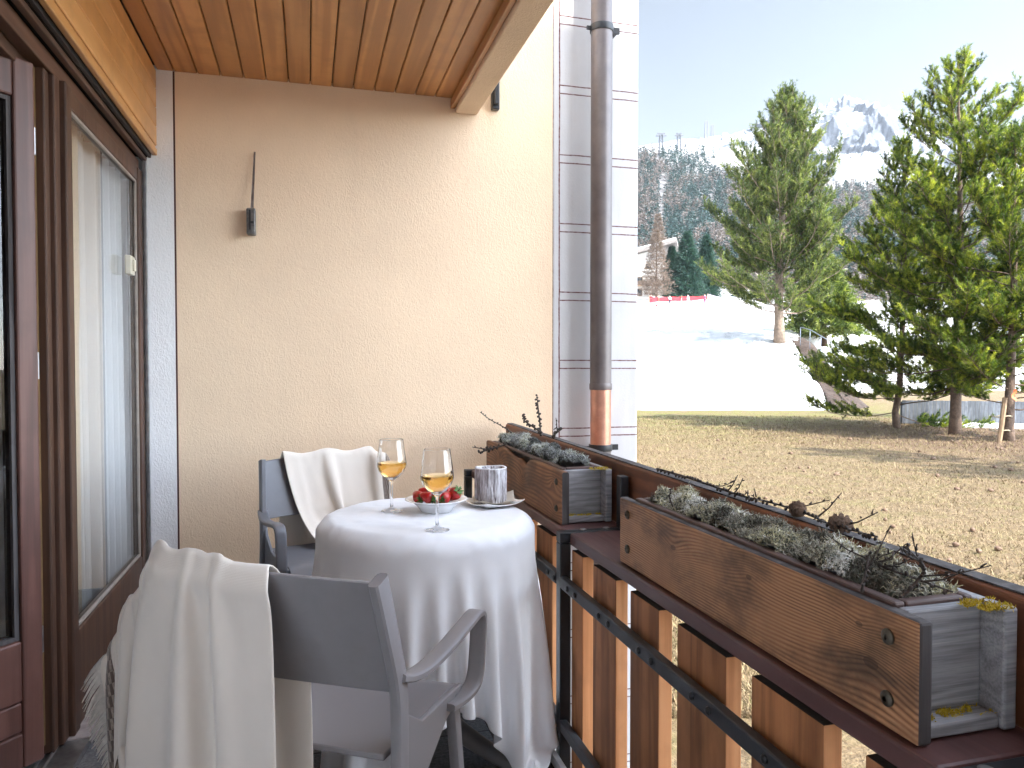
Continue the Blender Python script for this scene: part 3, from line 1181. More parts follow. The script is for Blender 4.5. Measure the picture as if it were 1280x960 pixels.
def mtn_z(U, D, X, Y):
    px = U * FPX + 640
    yr = np.interp(px, RX, RY)
    zr = CAM_H - (yr - 457) / FPX * 1800
    zb = hill_z(U, np.full_like(D, 700)) - 6 + 0 * D
    t = (D - 700) / 1100
    tt = np.clip(t, 0, 1)
    prof = .30 * tt + .70 * tt ** 1.9
    z = zb * (1 - prof) + zr * prof
    env = np.clip(tt * 1.6, 0, 1) * sstep(178, 150, yr) 
    wx, wy = X + 60 * (fbm(X * .004 + 7, Y * .004, 3) - .5), Y + 60 * (fbm(X * .004, Y * .004 + 9, 3) - .5)
    rg = fbm(wx * .0034, wy * .0034, 7, .5, True)
    rg2 = fbm(wx * .013, wy * .013, 6, .55, True)
    z = z + env * (1 - np.abs(2 * tt - 1) ** 4) * ((rg - .42) * 150 + (rg2 - .4) * 55)
    z = z + (fbm(X * .012, Y * .012, 5) - .5) * 22 * np.clip(tt * 3, 0, 1)
    z = z + (fbm(px * .07, D * .006, 5, .6, True) - .42) * 34 * sstep(.8, 1, tt) * sstep(182, 160, yr)
    z = z - np.clip(t - 1, 0, 2) * 900
    return z


V, F = polar_grid((np.concatenate([np.linspace(300, 780, 60), np.arange(781, 1300, 1.1), np.linspace(1303, 1900, 80)]) - 640) / FPX,
                  np.concatenate([np.linspace(690, 1820, 330), np.linspace(1830, 2300, 20)]), mtn_z)
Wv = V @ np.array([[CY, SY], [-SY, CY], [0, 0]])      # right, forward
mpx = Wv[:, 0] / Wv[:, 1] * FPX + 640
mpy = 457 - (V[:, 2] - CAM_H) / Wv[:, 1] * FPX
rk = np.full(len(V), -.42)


def rock_shade_band(x0, y0, x1, y1, w, amp):  # raises one mask for both dark rocks and painted snow shade
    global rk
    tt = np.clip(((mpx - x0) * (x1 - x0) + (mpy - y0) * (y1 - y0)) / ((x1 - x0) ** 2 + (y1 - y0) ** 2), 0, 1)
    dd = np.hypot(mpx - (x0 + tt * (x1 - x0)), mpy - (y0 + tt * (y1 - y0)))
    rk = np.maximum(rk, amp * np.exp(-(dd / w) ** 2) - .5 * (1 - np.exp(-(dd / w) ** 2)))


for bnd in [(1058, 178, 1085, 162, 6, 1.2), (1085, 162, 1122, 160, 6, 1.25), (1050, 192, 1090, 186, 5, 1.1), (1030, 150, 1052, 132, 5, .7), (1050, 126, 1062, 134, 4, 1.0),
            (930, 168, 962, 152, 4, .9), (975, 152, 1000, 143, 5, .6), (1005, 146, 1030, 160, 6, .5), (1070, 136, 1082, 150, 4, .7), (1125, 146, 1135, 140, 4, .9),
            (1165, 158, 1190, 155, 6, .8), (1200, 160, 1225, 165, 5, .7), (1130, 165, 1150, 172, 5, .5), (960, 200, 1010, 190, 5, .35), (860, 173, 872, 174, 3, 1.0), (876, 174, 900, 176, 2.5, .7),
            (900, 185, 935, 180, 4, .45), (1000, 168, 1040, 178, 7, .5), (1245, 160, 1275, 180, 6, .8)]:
    rock_shade_band(*bnd)
o = link('mountain', np_mesh('mountain', V, [F], True, {'rock_shade': ('POINT', rk)}), M['alp_snow']); tag(o, kind='structure')

# ================================================================ TREES
def rand_unit(n):
    v = rng.normal(size=(n, 3))
    return v / np.linalg.norm(v, axis=1, keepdims=True)


def needles(P, Dv, L, K, nl, nw, spread=.75, bias=0.0):
    """K needles round each shoot (P base, Dv unit direction, L length); returns V,F,rnd"""
    n = len(P)
    t = rng.random((n, K)) ** .8
    base = P[:, None, :] + Dv[:, None, :] * (t * L[:, None])[..., None]
    rv = rand_unit(n * K).reshape(n, K, 3)
    rv = rv - (rv * Dv[:, None, :]).sum(-1, keepdims=True) * Dv[:, None, :]
    rv /= np.linalg.norm(rv, axis=-1, keepdims=True) + 1e-9
    dirv = Dv[:, None, :] * (1 - spread * .55) + rv * spread
    dirv[..., 2] += .12
    dirv /= np.linalg.norm(dirv, axis=-1, keepdims=True)
    ln = nl * (.7 + .6 * rng.random((n, K)))
    side = np.cross(dirv, rand_unit(n * K).reshape(n, K, 3))
    side /= np.linalg.norm(side, axis=-1, keepdims=True) + 1e-9
    a = base - side * nw / 2
    b = base + side * nw / 2
    c = base + dirv * ln[..., None]
    V = np.stack([a, b, c], 2).reshape(-1, 3)
    F = np.arange(len(V)).reshape(-1, 3)
    sh = np.clip(rng.normal(.5 + bias, .3, n), 0, 1)
    r = np.clip(sh[:, None] + rng.normal(0, .12, (n, K)), 0, 1)
    return V, F, np.repeat(r.ravel(), 3)


def make_pine(name, label, base, H, prof, trunk_r, nbr, t0, twigs, shoot, nl, nw, K, seed, mats, group=None, up_low=.05, up_high=.9, lean=(0, 0),
              tipcurve=.5, width_jit=.25, bend=None, cat='tree'):
    global rng
    rng = np.random.default_rng(seed)
    t = thing(name, label, cat, base, 0, group)
    # trunk
    npt = 14
    zs = np.linspace(-.25, H, npt)
    def axis(z):
        f = z / H
        x = lean[0] * f + .012 * H * math.sin(f * 5 + seed)
        y = lean[1] * f + .010 * H * math.cos(f * 4 + seed * 2) - .010 * H * math.cos(seed * 2)
        if bend: x += bend * math.exp(-((f - .03) / .04) ** 2)
        return Vector((x - .012 * H * math.sin(seed), y, z))
    rad = [trunk_r * (1.25 if i == 0 else 1) * max(.04, (1 - z / H)) ** .85 + .012 for i, z in enumerate(zs)]
    mb = MB(); mb.tube([axis(z) for z in zs], rad, 12)
    mb.build('trunk', mats[1], t, smooth=True, wc=False)
    limbs = MB()
    SP, SD, SL, SB = [], [], [], []
    ga = 2.399963
    pt, pw = zip(*prof)
    for i in range(nbr):
        f = t0 + (1 - t0) * ((i + rng.random()) / nbr) ** .92
        if f > .985: continue
        z = f * H
        L = np.interp(f, pt, pw) * (1 - width_jit + 2 * width_jit * rng.random())
        az = i * ga + rng.normal(0, .35)
        el = up_low + (up_high - up_low) * f ** 1.5 + rng.normal(0, .12)
        p = axis(z)
        pts = [p]
        ns = 7
        d = Vector((math.cos(az) * math.cos(el), math.sin(az) * math.cos(el), math.sin(el)))
        droop = -.10 * (1 - f)
        for k in range(ns):
            q = (k + 1) / ns
            dd = (d + Vector((0, 0, droop * (1 - q) * 2 + tipcurve * q * q))).normalized()
            dd = (dd + Vector(rng.normal(0, .06, 3))).normalized()
            p = p + dd * (L / ns)
            pts.append(p)
        limbs.tube(pts, [max(.006, trunk_r * .20 * (1 - k / (ns + .6)) * (L / max(pw)) ** .5 * (1 - f * .5)) for k in range(ns + 1)], 5, cap=False)
        # twigs
        nt = max(3, int(twigs * L / max(pw) + 2))
        for k in range(nt):
            s = .22 + .78 * (k + rng.random()) / nt
            j = min(int(s * ns), ns - 1)
            a = pts[j].lerp(pts[j + 1], s * ns - j)
            tg = (pts[j + 1] - pts[j]).normalized()
            sv = tg.cross(Vector((0, 0, 1)))
            if sv.length < .05: sv = Vector((1, 0, 0))
            sv.normalize()
            upv = sv.cross(tg)
            ph = rng.choice([-1, 1]) * rng.uniform(.1, 1.2) + rng.normal(0, .2)
            dv = (tg * rng.uniform(.6, 1.0) + (sv * math.sin(ph) * 1.0 + upv * (.2 + .4 * math.cos(ph))) * .85).normalized()
            tl = (.35 * L * (1 - .75 * s) + shoot * .6) * rng.uniform(.6, 1.2)
            nsub = max(1, int(tl / (shoot * .75)))
            limbs.tube([a, a + dv * tl * .5 + Vector((0, 0, .02 * tl)), a + dv * tl + Vector((0, 0, .12 * tl))], [.010, .007, .004], 3, cap=False)
            for q in range(nsub):
                b = a + dv * (tl * (q + .2) / nsub)
                d2 = (dv + Vector((0, 0, .25)) + Vector(rng.normal(0, .28, 3))).normalized()
                SP.append(b); SD.append(d2); SL.append(shoot * rng.uniform(.7, 1.2)); SB.append(s)
                if rng.random() < .95:
                    d3 = (dv + Vector((0, 0, .3)) + Vector(rng.normal(0, .55, 3))).normalized()
                    SP.append(b); SD.append(d3); SL.append(shoot * rng.uniform(.5, .9)); SB.append(s)
        SP.append(pts[-2]); SD.append((pts[-1] - pts[-2]).normalized()); SL.append(shoot * 1.3); SB.append(1)
    # leader with its candles
    top = axis(H * .93)
    for k in range(9):
        zz_ = H * (.90 + .1 * k / 9)
        SP.append(axis(zz_)); SD.append(Vector((rng.normal(0, .08), rng.normal(0, .08), 1)).normalized()); SL.append(shoot * 1.1); SB.append(1)
    lb = limbs.build('limbs', mats[1], t, smooth=True, wc=False)
    P = np.array([tuple(p) for p in SP]); Dv = np.array([tuple(p) for p in SD]); L = np.array(SL)
    V, F, r = needles(P, Dv, L, K, nl, nw)
    o = link('crown', np_mesh('crown', V, [F], False, {'rnd': ('POINT', r)}), mats[0], t)
    return t


PM = (M['needles'], M['mid_bark'])
b = at(1195, 543, 25.8)
make_pine('pine_tree', 'tallest foreground pine with bare lower trunk, growing between two other pines on the lawn', (b.x, b.y, GZ), 13.0,
          [(0, 3.1), (.2, 3.7), (.4, 3.6), (.6, 3.0), (.78, 2.2), (.9, 1.25), (1, .3)], (.18), 72, .11, 31, .36, .105, .0155, 58, 11, PM,
          'young pines on the lawn', up_low=.02, up_high=.80)
b = at(1124, 531, 28.5)
make_pine('pine_tree', 'bushy pine with crooked trunk base and branches sweeping down to the lawn', (b.x, b.y, GZ), 10.9,
          [(0, 4.0), (.12, 4.2), (.3, 3.5), (.5, 2.5), (.7, 1.7), (.85, 1.05), (1, .25)], (.12), 90, .04, 30, .36, .105, .0155, 58, 23, PM,
          'young pines on the lawn', up_low=.0, up_high=.85, bend=-.25)
b = at(1262, 552, 23.6)
make_pine('pine_tree', 'pine with a wooden stake tied to its trunk at the lawn edge', (b.x, b.y, GZ), 9.6,
          [(0, 2.0), (.2, 2.7), (.45, 2.9), (.7, 2.3), (.88, 1.2), (1, .25)], (.15), 64, .09, 28, .36, .105, .0155, 58, 37, PM,
          'young pines on the lawn', up_low=.15, up_high=.85)
bx, by = rd((974 - 640) / FPX * 56, 56)
make_pine('pine_tree', 'large broad pine standing alone on the snow slope beside the handrail', (bx, by, 3.2), 18.3,
          [(0, 3.0), (.1, 4.8), (.25, 5.5), (.4, 5.4), (.55, 4.6), (.7, 3.5), (.85, 2.1), (1, .5)], (.36), 150, .10, 30, .62, .20, .034, 28, 41,
          (M['needles_far'], M['pale_bark']), None, up_low=.05, up_high=1.0, tipcurve=.8)

# further trees off to the side, seen in the door glass and from beside the photograph's place
for k, (r_, d_, s_, h_) in enumerate([(24, 30, 51, 11), (33, 24, 52, 12)]):
    x, y = rd(r_, d_)
    make_pine('pine_tree', ['pine further along the lawn beyond the staked pine', 'pine at the far end of the lawn row'][k], (x, y, GZ), h_,
              [(0, 2.8), (.2, 3.2), (.5, 2.8), (.8, 1.6), (1, .25)], .2, 36, .12, 10, .5, .2, .035, 22, s_, PM, 'young pines on the lawn')

x, y = rd(16.5, 13.2)
make_pine('pine_tree', 'pine nearest the balcony, casting its shadow on the lawn', (x, y, GZ), 11.5,
          [(0, 2.8), (.2, 3.2), (.5, 2.6), (.8, 1.6), (1, .25)], .2, 40, .10, 12, .5, .2, .035, 24, 53, PM, 'young pines on the lawn')

# dense dark spruces by the chalet
def make_spruce(label, px, ybase, d, H, Wd, seed, mat, name='spruce_tree', group=None, n=5200, up=0.0, cat='tree', nl=.55, nw=.09):
    global rng
    rng = np.random.default_rng(seed)
    p = at(px, ybase, d)
    t = thing(name, label, cat, p, 0, group)
    MB().tube([(0, 0, -.6), (0, 0, H * .6), (0, 0, H)], [.25, .15, .02], 7).build('trunk', M['bark'], t, smooth=True, wc=False)
    # layered boughs
    lay = 16
    f = (np.floor(rng.random(n) ** .75 * lay) + rng.normal(0, .22, n)) / lay
    f = np.clip(1 - f, .03, 1)
    f = 1 - np.clip(1 - f, 0, .97)
    az = rng.random(n) * 2 * PI
    lob = 1 + .22 * np.sin(az * 5 + f * 31) + .15 * np.sin(az * 9 + f * 57)
    rad = Wd * (1 - f) ** .8 * np.sqrt(rng.random(n)) * lob
    z = H * f + rad * (-.18 + up)
    P = np.stack([rad * np.cos(az), rad * np.sin(az), z], 1)
    Dv = np.stack([np.cos(az), np.sin(az), rng.normal(.05 + up, .3, n)], 1)
    Dv /= np.linalg.norm(Dv, axis=1, keepdims=True)
    V, F, r = needles(P, Dv, np.full(n, nl * .8), 6, nl, nw, .6)
    link('crown', np_mesh('crown', V, [F], False, {'rnd': ('POINT', r)}), mat, t)
    return t


make_spruce('dark blue green spruce standing behind the red barrier', 858, 373, 140, 12.2, 3.6, 61, M['needles_blue'])
make_spruce('slim dark spruce half hidden by the large pine', 882, 373, 146, 12.0, 2.6, 62, M['needles_blue'])
make_spruce('small dark spruce between chalet and blue green spruce', 839, 373, 150, 10.0, 1.9, 65, M['needles_blue'])
make_spruce('brownish bare larch in front of the chalet wall', 820, 374, 138, 12.5, 3.0, 63, M['larch_twigs'], 'larch_tree', n=2600, up=.3, nl=.5, nw=.05)
make_spruce('pale brown larch rising above the chalet roof', 822, 368, 180, 19, 3.6, 64, M['larch_twigs'], 'larch_tree', n=2600, up=.3, nl=.6, nw=.06)
make_spruce('dark low pine behind the handrail', 1030, 424, 62, 6.6, 3.2, 66, M['needles_far'], 'pine_tree', n=3000, up=.2)

# forest on the hillside (a far-off wood)
def forest(name, ntree, mat, seed, larch):
    global rng
    rng = np.random.default_rng(seed)
    px = rng.uniform(640, 1500, ntree)
    u = (px - 640) / FPX
    d = 150 * (700 / 150) ** (rng.random(ntree) ** .62)
    keep = fbm(px * .02 + seed, np.log(d) * 6, 3) > (.33 if not larch else .44)
    if larch:
        keep |= d < 230
    else:
        keep &= (d > 230) | (rng.random(ntree) < .25)
    keep &= ~((d < 185) & (u < .30))
    cut = np.abs(px - (826 + (d - 450) * .012)) < 3.5
    keep &= ~(cut & (d > 330) & (d < 600))
    u, d = u[keep], d[keep]
    n = len(u)
    z = hill_z(u, d) - 1.0
    x, y = u * d * CY + d * SY, d * CY - u * d * SY
    H = rng.uniform(.75, 1.25, n) * (4.6 + d * .0085)
    Wd = H * rng.uniform(.15, .22, n) * (1.25 if larch else 1)
    K = 56
    f = rng.random((n, K)) ** (1.2 if not larch else 1.0)
    f = np.floor(f * 11) / 11 + rng.random((n, K)) * .05
    az = rng.random((n, K)) * 2 * PI
    rr = Wd[:, None] * ((1 - f) ** .85 if not larch else (1 - f) ** .6 * np.minimum(1, f * 4 + .35)) * rng.random((n, K)) ** .5
    c = np.stack([x[:, None] + rr * np.cos(az), y[:, None] + rr * np.sin(az), z[:, None] + .04 * H[:, None] + H[:, None] * f * .97], -1)
    out = np.stack([np.cos(az), np.sin(az), rng.normal(-.25 if not larch else .5, .3, (n, K))], -1)
    out /= np.linalg.norm(out, axis=-1, keepdims=True)
    side = np.cross(out, rand_unit(n * K).reshape(n, K, 3))
    side /= np.linalg.norm(side, axis=-1, keepdims=True)
    ln = (H[:, None] * .13)[..., None]
    w = ln * (.33 if not larch else .22)
    V = np.stack([c - side * w, c + side * w, c + out * ln], 2).reshape(-1, 3)
    F = np.arange(len(V)).reshape(-1, 3)
    r = np.clip(rng.normal(.5, .25, n)[:, None] + rng.normal(0, .15, (n, K)), 0, 1)
    o = link(name, np_mesh(name, V, [F], False, {'rnd': ('POINT', np.repeat(r.ravel(), 3))}), mat)
    return tag(o, kind='stuff', label='distant wood of ' + ('bare grey brown larches' if larch else 'dark blue green conifers') + ' covering the hillside', cat='woods')


forest('conifer_woods', 11000, M['forest'], 71, False)
forest('larch_woods', 12000, M['forest_larch'], 72, True)

# ================================================================ BACKGROUND THINGS
# handrail by the steps
t = thing('handrail', 'galvanised steel handrail descending beside the earth bank', 'handrail', at(1012, 430, 50))
hp = [at(1000, 409, 54), at(1012, 412, 52), at(1038, 427, 46.5), at(1060, 441, 43), at(1078, 455, 40)]
mb = MB(); mb.tube(hp, .028, 8); mb.build('top_rail', M['rail_steel'], t, smooth=True)
low = [p - Vector((0, 0, .50)) for p in hp[2:]]
mb = MB(); mb.tube(low, .022, 8); mb.build('lower_rail', M['rail_steel'], t, smooth=True)
for f in (0, 1, 1.55, 2, 2.45, 3, 3.6):
    i = min(int(f), 3)
    p = hp[i].lerp(hp[i + 1], f - i)
    mb = MB(); mb.tube([p - Vector((0, 0, 1.35)), p], .022, 8); mb.build('post', M['rail_steel'], t, smooth=True)

# grey board fence behind the pines
t = thing('board_fence', 'low grey vertical board fence behind the young pines', 'fence', at(1230, 533, 29.3))
a, b2 = at(1128, 528, 30.5), at(1420, 536, 28)
dv = (b2 - a); dv.z = 0
Lf = dv.length; dv.normalize()
FM = Matrix.Translation((a.x, a.y, 0)) @ Matrix.Rotation(math.atan2(dv.y, dv.x), 4, 'Z')
mb = MB(); k = 0
xx = 0
while xx < Lf:
    mb.cur = random.random()
    mb.box(xx + .004, xx + .136, -.012, .012, GZ + .02, GZ + .98 + random.uniform(-.012, .012), FM)
    xx += .14
mb.build('boards', M['fence_grey'], t)
for i in range(5):
    mb = MB(); mb.cur = .3
    mb.box(i * Lf / 4 - .05, i * Lf / 4 + .05, .013, .11, GZ - .3, GZ + .92, FM); mb.build('post', M['fence_grey'], t)
# strip of old snow at the foot of the fence
ns_ = 60
V = []
for i in range(ns_):
    for j in range(6):
        q = j / 5
        p = FM @ Vector((1.0 + i / (ns_ - 1) * (Lf - 1), -.08 - q * (1.1 + .5 * vnoise(np.array(i * .3), np.array(2.)).item()), GZ + .015 + .13 * math.sin(PI * min(1, q * .8 + .25)) - (.16 if j == 5 else 0)))
        V.append(tuple(p))
F = [(i * 6 + j, (i + 1) * 6 + j, (i + 1) * 6 + j + 1, i * 6 + j + 1) for i in range(ns_ - 1) for j in range(5)]
o = link('snow_strip', np_mesh('snow_strip', V, [F], True), M['snow']); tag(o, kind='structure')

# stake
t = thing('tree_stake', 'wooden stake leaning beside the trunk of the staked pine', 'stake', at(1250, 553, 23.2))
p0, p1 = at(1249.5, 553, 23.2), at(1257, 497, 23.2)
p0.z = GZ - .2
mb = MB(); mb.cur = .5
mb.tube([p0, p1], .075, 7); mb.build('post', M['stake'], t, auto=50)
tr_m = plain('tie_rope', (.35, .30, .22), .9)
for zz_ in (.55, 1.0):
    mb = MB()
    c = p0.lerp(p1, zz_ / 1.6)
    mb.tube([c + Vector((math.cos(a) * .30 - .02 + .2, math.sin(a) * .26 + .2, .03 * math.sin(3 * a))) for a in np.linspace(0, 2 * PI, 15)], .018, 5)
    mb.build('tie_rope', tr_m, t)
mb = MB()
c = at(1268, 492, 23.0)
mb.sweep([c + Vector((0, 0, .12)), c + Vector((.08, .02, .05)), c + Vector((-.02, .04, -.08)), c + Vector((.1, 0, -.2))], (1, 0, 0), .10, .01)
o = mb.build('marker_ribbon', plain('orange_ribbon', (.75, .17, .06), .6)); tag(o, 'orange marker ribbon hanging from a pine branch above the stake', 'ribbon')

# pine cones / clods on the dry lawn
mb = MB()
mb.lathe([(.001, 0), (.03, .012), (.042, .04), (.036, .075), (.018, .105), (.002, .12)], 8)
first = mb.build('fallen_cone', M['cone'], None, smooth=True)
tag(first, 'small dark pine cone lying on the dry lawn', 'pine cone', 'fallen cones on the lawn')
rng = np.random.default_rng(5)
for i in range(60):
    px_, py_ = rng.uniform(900, 1330), 548 + 190 * rng.random() ** 1.4
    d = (CAM_H - GZ) * FPX / (py_ - 457)
    p = at(px_, py_, d)
    c = first if i == 0 else first.copy()
    if i: COL.objects.link(c)
    c.location = (p.x, p.y, GZ + .03)
    c.rotation_euler = (R(90) + rng.normal(0, .2), rng.uniform(0, 6), rng.uniform(0, 6))
    s = rng.uniform(.6, 1.2); c.scale = (s, s, s)

# dry grass tufts, uncountable
n = 90000
u = rng.uniform(.02, .80, n); d = 5.0 + 30 * rng.random(n) ** 1.5
x, y = u * d * CY + d * SY, d * CY - u * d * SY
ok = ~((x < 1.95) & (y > 3.7)) & (x > 1.3)
x, y, d = x[ok], y[ok], d[ok]
n = len(x)
hgt = rng.uniform(.015, .05, n) * (1 + d / 30)
a = rng.uniform(0, 2 * PI, n)
lean = rng.uniform(.5, 2.2, n)
P0 = np.stack([x, y, np.full(n, GZ - .012)], 1)
sd = np.stack([np.cos(a), np.sin(a), 0 * a], 1) * (.004 + d * .00022)[:, None]
tip = P0 + np.stack([-np.sin(a) * hgt * lean, np.cos(a) * hgt * lean, hgt + .012], 1)
V = np.stack([P0 - sd, P0 + sd, tip], 1).reshape(-1, 3)
mg = NT('dry_grass_blades')
mg.set(mg.ramp(mg.attr('rnd'), [(0, (.085, .056, .027)), (.45, (.185, .132, .070)), (.8, (.31, .24, .14)), (1, (.135, .14, .04))]), .9)
o = link('dry_grass', np_mesh('dry_grass', V, [np.arange(3 * n).reshape(-1, 3)], False, {'rnd': ('POINT', np.repeat(rng.random(n), 3))}), mg.m)
tag(o, kind='stuff', label='short dry yellow grass of the lawn', cat='grass')

# red barrier, net fence and post
def sheet(name, mat, tops, bots, parent, thick=.03):
    mb = MB()
    n = len(tops)
    vs = [tuple(p) for p in tops] + [tuple(p) for p in bots]
    mb.add(vs, [(i, i + 1, n + i + 1, n + i) for i in range(n - 1)])
    o = mb.build(name, mat, parent)
    s = o.modifiers.new('s', 'SOLIDIFY'); s.thickness = thick
    return o
t = thing('barrier', 'long red padded barrier across the snow in front of the spruces', 'barrier', at(850, 380, 128))
pxs = np.linspace(811, 883, 13)
sheet('red_panel', M['red_net'], [at(p, 372.0 - (p - 811) * .02 + .5 * math.sin(p * .5), 128) for p in pxs], [at(p, 378.2 - (p - 811) * .055 + .4 * math.sin(p * .7), 128) for p in pxs], t, .1)
for p in (811, 823, 836, 851.5, 860, 883):
    mb = MB(); mb.tube([at(p, 384, 127.8), at(p, 369.6, 127.8)], .07, 6); mb.build('post', M['stake'], t)
t = thing('net_fence', 'pale see-through net fence with one thin post on the snow', 'net', at(851, 398, 95))
pxs = np.linspace(798, 905, 14)
sheet('net', M['white_net'], [at(p, 381.5 + (-2 if p > 840 else 2) + math.sin(p * .13), 95) for p in pxs], [at(p, 399.5, 95) for p in pxs], t, .02)
mb = MB(); mb.tube([at(851, 401, 94.8), at(851, 373, 94.8)], .07, 6); mb.build('post', M['steel'], t, smooth=True)
t = thing('net_fence', 'pinkish net fence panel standing at the end of the red barrier', 'net', at(890, 381, 126))
pm = plain('pink_net', (.62, .50, .66), .8)
sheet('net', pm, [at(p, 368 + (p - 884) * .25, 126) for p in (884, 892, 900, 908)], [at(p, 381.5, 126) for p in (884, 892, 900, 908)], t, .03)
mb = MB(); mb.tube([at(884, 383, 126), at(884, 367, 126)], .05, 6); mb.build('post', M['stake'], t)


def skin_mesh(name, verts, edges, radii, mat, parent, root=0, sub=1, loc=None):
    me = bpy.data.meshes.new(name)
    me.from_pydata([tuple(v) for v in verts], edges, [])
    o = link(name, me, mat, parent)
    m = o.modifiers.new('skin', 'SKIN')
    for i, r in enumerate(radii):
        r = r if hasattr(r, '__len__') else (r, r)
        me.skin_vertices[0].data[i].radius = r
        me.skin_vertices[0].data[i].use_root = (i == root)
    s = o.modifiers.new('sub', 'SUBSURF'); s.levels = sub; s.render_levels = sub
    return o


def person(label, px, py, d, rz, jacket, trousers, pose='stand', sc=1.0):
    if not all(hasattr(skin_mesh, '__call__') for _ in (0,)): return
    p = at(px, py, d)
    t = thing('person', label, 'person', p, rz, 'people by the red barrier')
    t.scale = (sc, sc, sc)
    if pose == 'stand':
        V = [(0, 0, .92), (0, 0, 1.15), (0, .01, 1.38), (0, .02, 1.50), (0, .04, 1.66), (0, .04, 1.74),
             (.20, 0, 1.40), (.27, .04, 1.12), (.25, .16, .90), (-.20, 0, 1.40), (-.27, .04, 1.12), (-.25, .16, .90),
             (.10, 0, .88), (.11, .02, .48), (.11, -.02, .08), (.11, .12, .04), (-.10, 0, .88), (-.12, .04, .48), (-.12, 0, .08), (-.12, .14, .04)]
    else:   # sitting on the snow, knees up
        V = [(0, 0, .14), (0, -.04, .36), (0, -.02, .58), (0, .0, .70), (0, .03, .86), (0, .03, .94),
             (.19, 0, .60), (.25, .12, .38), (.17, .30, .34), (-.19, 0, .60), (-.25, .12, .38), (-.17, .30, .34),
             (.10, .03, .13), (.13, .40, .42), (.13, .62, .08), (.13, .74, .05), (-.10, .03, .13), (-.13, .40, .42), (-.13, .62, .08), (-.13, .74, .05)]
    E = [(0, 1), (1, 2), (2, 3), (3, 4), (4, 5), (2, 6), (6, 7), (7, 8), (2, 9), (9, 10), (10, 11), (0, 12), (12, 13), (13, 14), (14, 15), (0, 16), (16, 17), (17, 18), (18, 19)]
    Rr = [(.16, .11), (.16, .12), (.17, .11), .06, .105, .085, .075, .055, .045, .075, .055, .045, .10, .07, .05, .05, .10, .07, .05, .05]
    skin_mesh('body', V, E, Rr, M['skin'], t)
    def sub(idx, edges, name, grow, mat):
        mp = {j: i for i, j in enumerate(idx)}
        skin_mesh(name, [V[j] for j in idx], [(mp[a], mp[b]) for a, b in edges], [tuple(x + grow for x in (Rr[j] if hasattr(Rr[j], '__len__') else (Rr[j],) * 2)) for j in idx], mat, t)
    sub([0, 1, 2, 6, 7, 8, 9, 10, 11], [(0, 1), (1, 2), (2, 6), (6, 7), (7, 8), (2, 9), (9, 10), (10, 11)], 'jacket', .035, jacket)
    sub([0, 12, 13, 14, 15, 16, 17, 18, 19], [(0, 12), (12, 13), (13, 14), (14, 15), (0, 16), (16, 17), (17, 18), (18, 19)], 'trousers', .025, trousers)
    sub([4, 5], [(4, 5)], 'cap', .03, trousers)
    return t


jr = plain('red_jacket', (.42, .02, .035), .7); jp = plain('plum_jacket', (.16, .03, .08), .7); jw = plain('pale_jacket', (.6, .55, .58), .7); jk = plain('pink_jacket', (.62, .26, .32), .7)
tk = plain('dark_trousers', (.04, .03, .06), .7); tr_ = plain('red_trousers', (.36, .02, .04), .7)
person('person in a red jacket and red trousers at the end of the red barrier', 813.5, 379.5, 126.5, 2.6, jr, tr_, sc=.85)
person('person in a pale top and dark trousers leaning by the barrier', 836.8, 380.3, 126.2, 3.4, jw, tk, sc=.82)
person('person in a pink jacket standing before the red barrier', 859.5, 379.6, 126.2, .3, jk, jw, sc=.85)
person('person in plum clothes at the barrier end by the net', 880.5, 380.2, 126.0, .2, jp, jp, sc=.95)
person('small person in red jacket standing on the snow slope', 820.2, 386.8, 120, 2.9, jr, tk, sc=.55)
person('person in dark red sitting on the snow below the barrier', 825.3, 386.4, 120, 2.9, jr, tk, 'sit', sc=.7)

# chalet
def chalet():
    c0 = at(800, 374, 150)
    t = thing('chalet', 'white chalet with wide overhanging roof behind the bare larch', 'house', c0, -YAW - .25)
    def P(x0, x1, y0, y1, z0, z1, name, mat, parent=t, bv=0):
        mb = MB(); mb.cur = .4; mb.box(x0, x1, y0, y1, z0, z1); return mb.build(name, mat, parent, wc=False, bevel=bv)
    P(-9, 4.4, 0, 10, -1.5, 7.2, 'wall', M['house_wall'])
    # sloping roof slab, rising to the right (gable overhang)
    mb = MB()
    mb.prism([(-11, 6.6), (7.2, 11.0), (7.2, 11.7), (-11, 7.4)], 'y', -1.4, 11.5)
    rf = mb.build('roof', M['house_roof'], t, wc=False)
    mb = MB(); mb.prism([(-11, 7.41), (7.0, 11.66), (7.0, 11.95), (-11, 7.75)], 'y', -1.2, 11.2)
    mb.build('roof_snow', M['snow'], rf, wc=False)
    mb = MB(); mb.prism([(-9, 7.2), (4.4, 7.2), (4.4, 10.2), (-9, 7.05)], 'y', .05, .3); mb.build('gable', M['house_wall'], t, wc=False)
    for (x, z, w, h) in ((-1.0, 3.2, 1.5, 1.3), (1.9, 3.2, 1.3, 1.3), (-1.0, .6, 1.4, 1.5), (2.2, .6, 1.2, 1.4), (-3.6, 3.2, 1.4, 1.3), (1.0, 6.0, 1.2, 1.1)):
        f = P(x, x + w, -.06, .0, z, z + h, 'window', M['stake'])
        P(x + .12, x + w - .12, -.09, -.061, z + .12, z + h - .12, 'pane', M['dark_window'], f)
    bal = P(-5, 4.6, -1.3, -.10, 2.55, 2.75, 'balcony', M['stake'])
    P(-5, 4.6, -1.36, -1.3, 2.751, 3.5, 'balcony_rail', M['bark'], bal)
chalet()

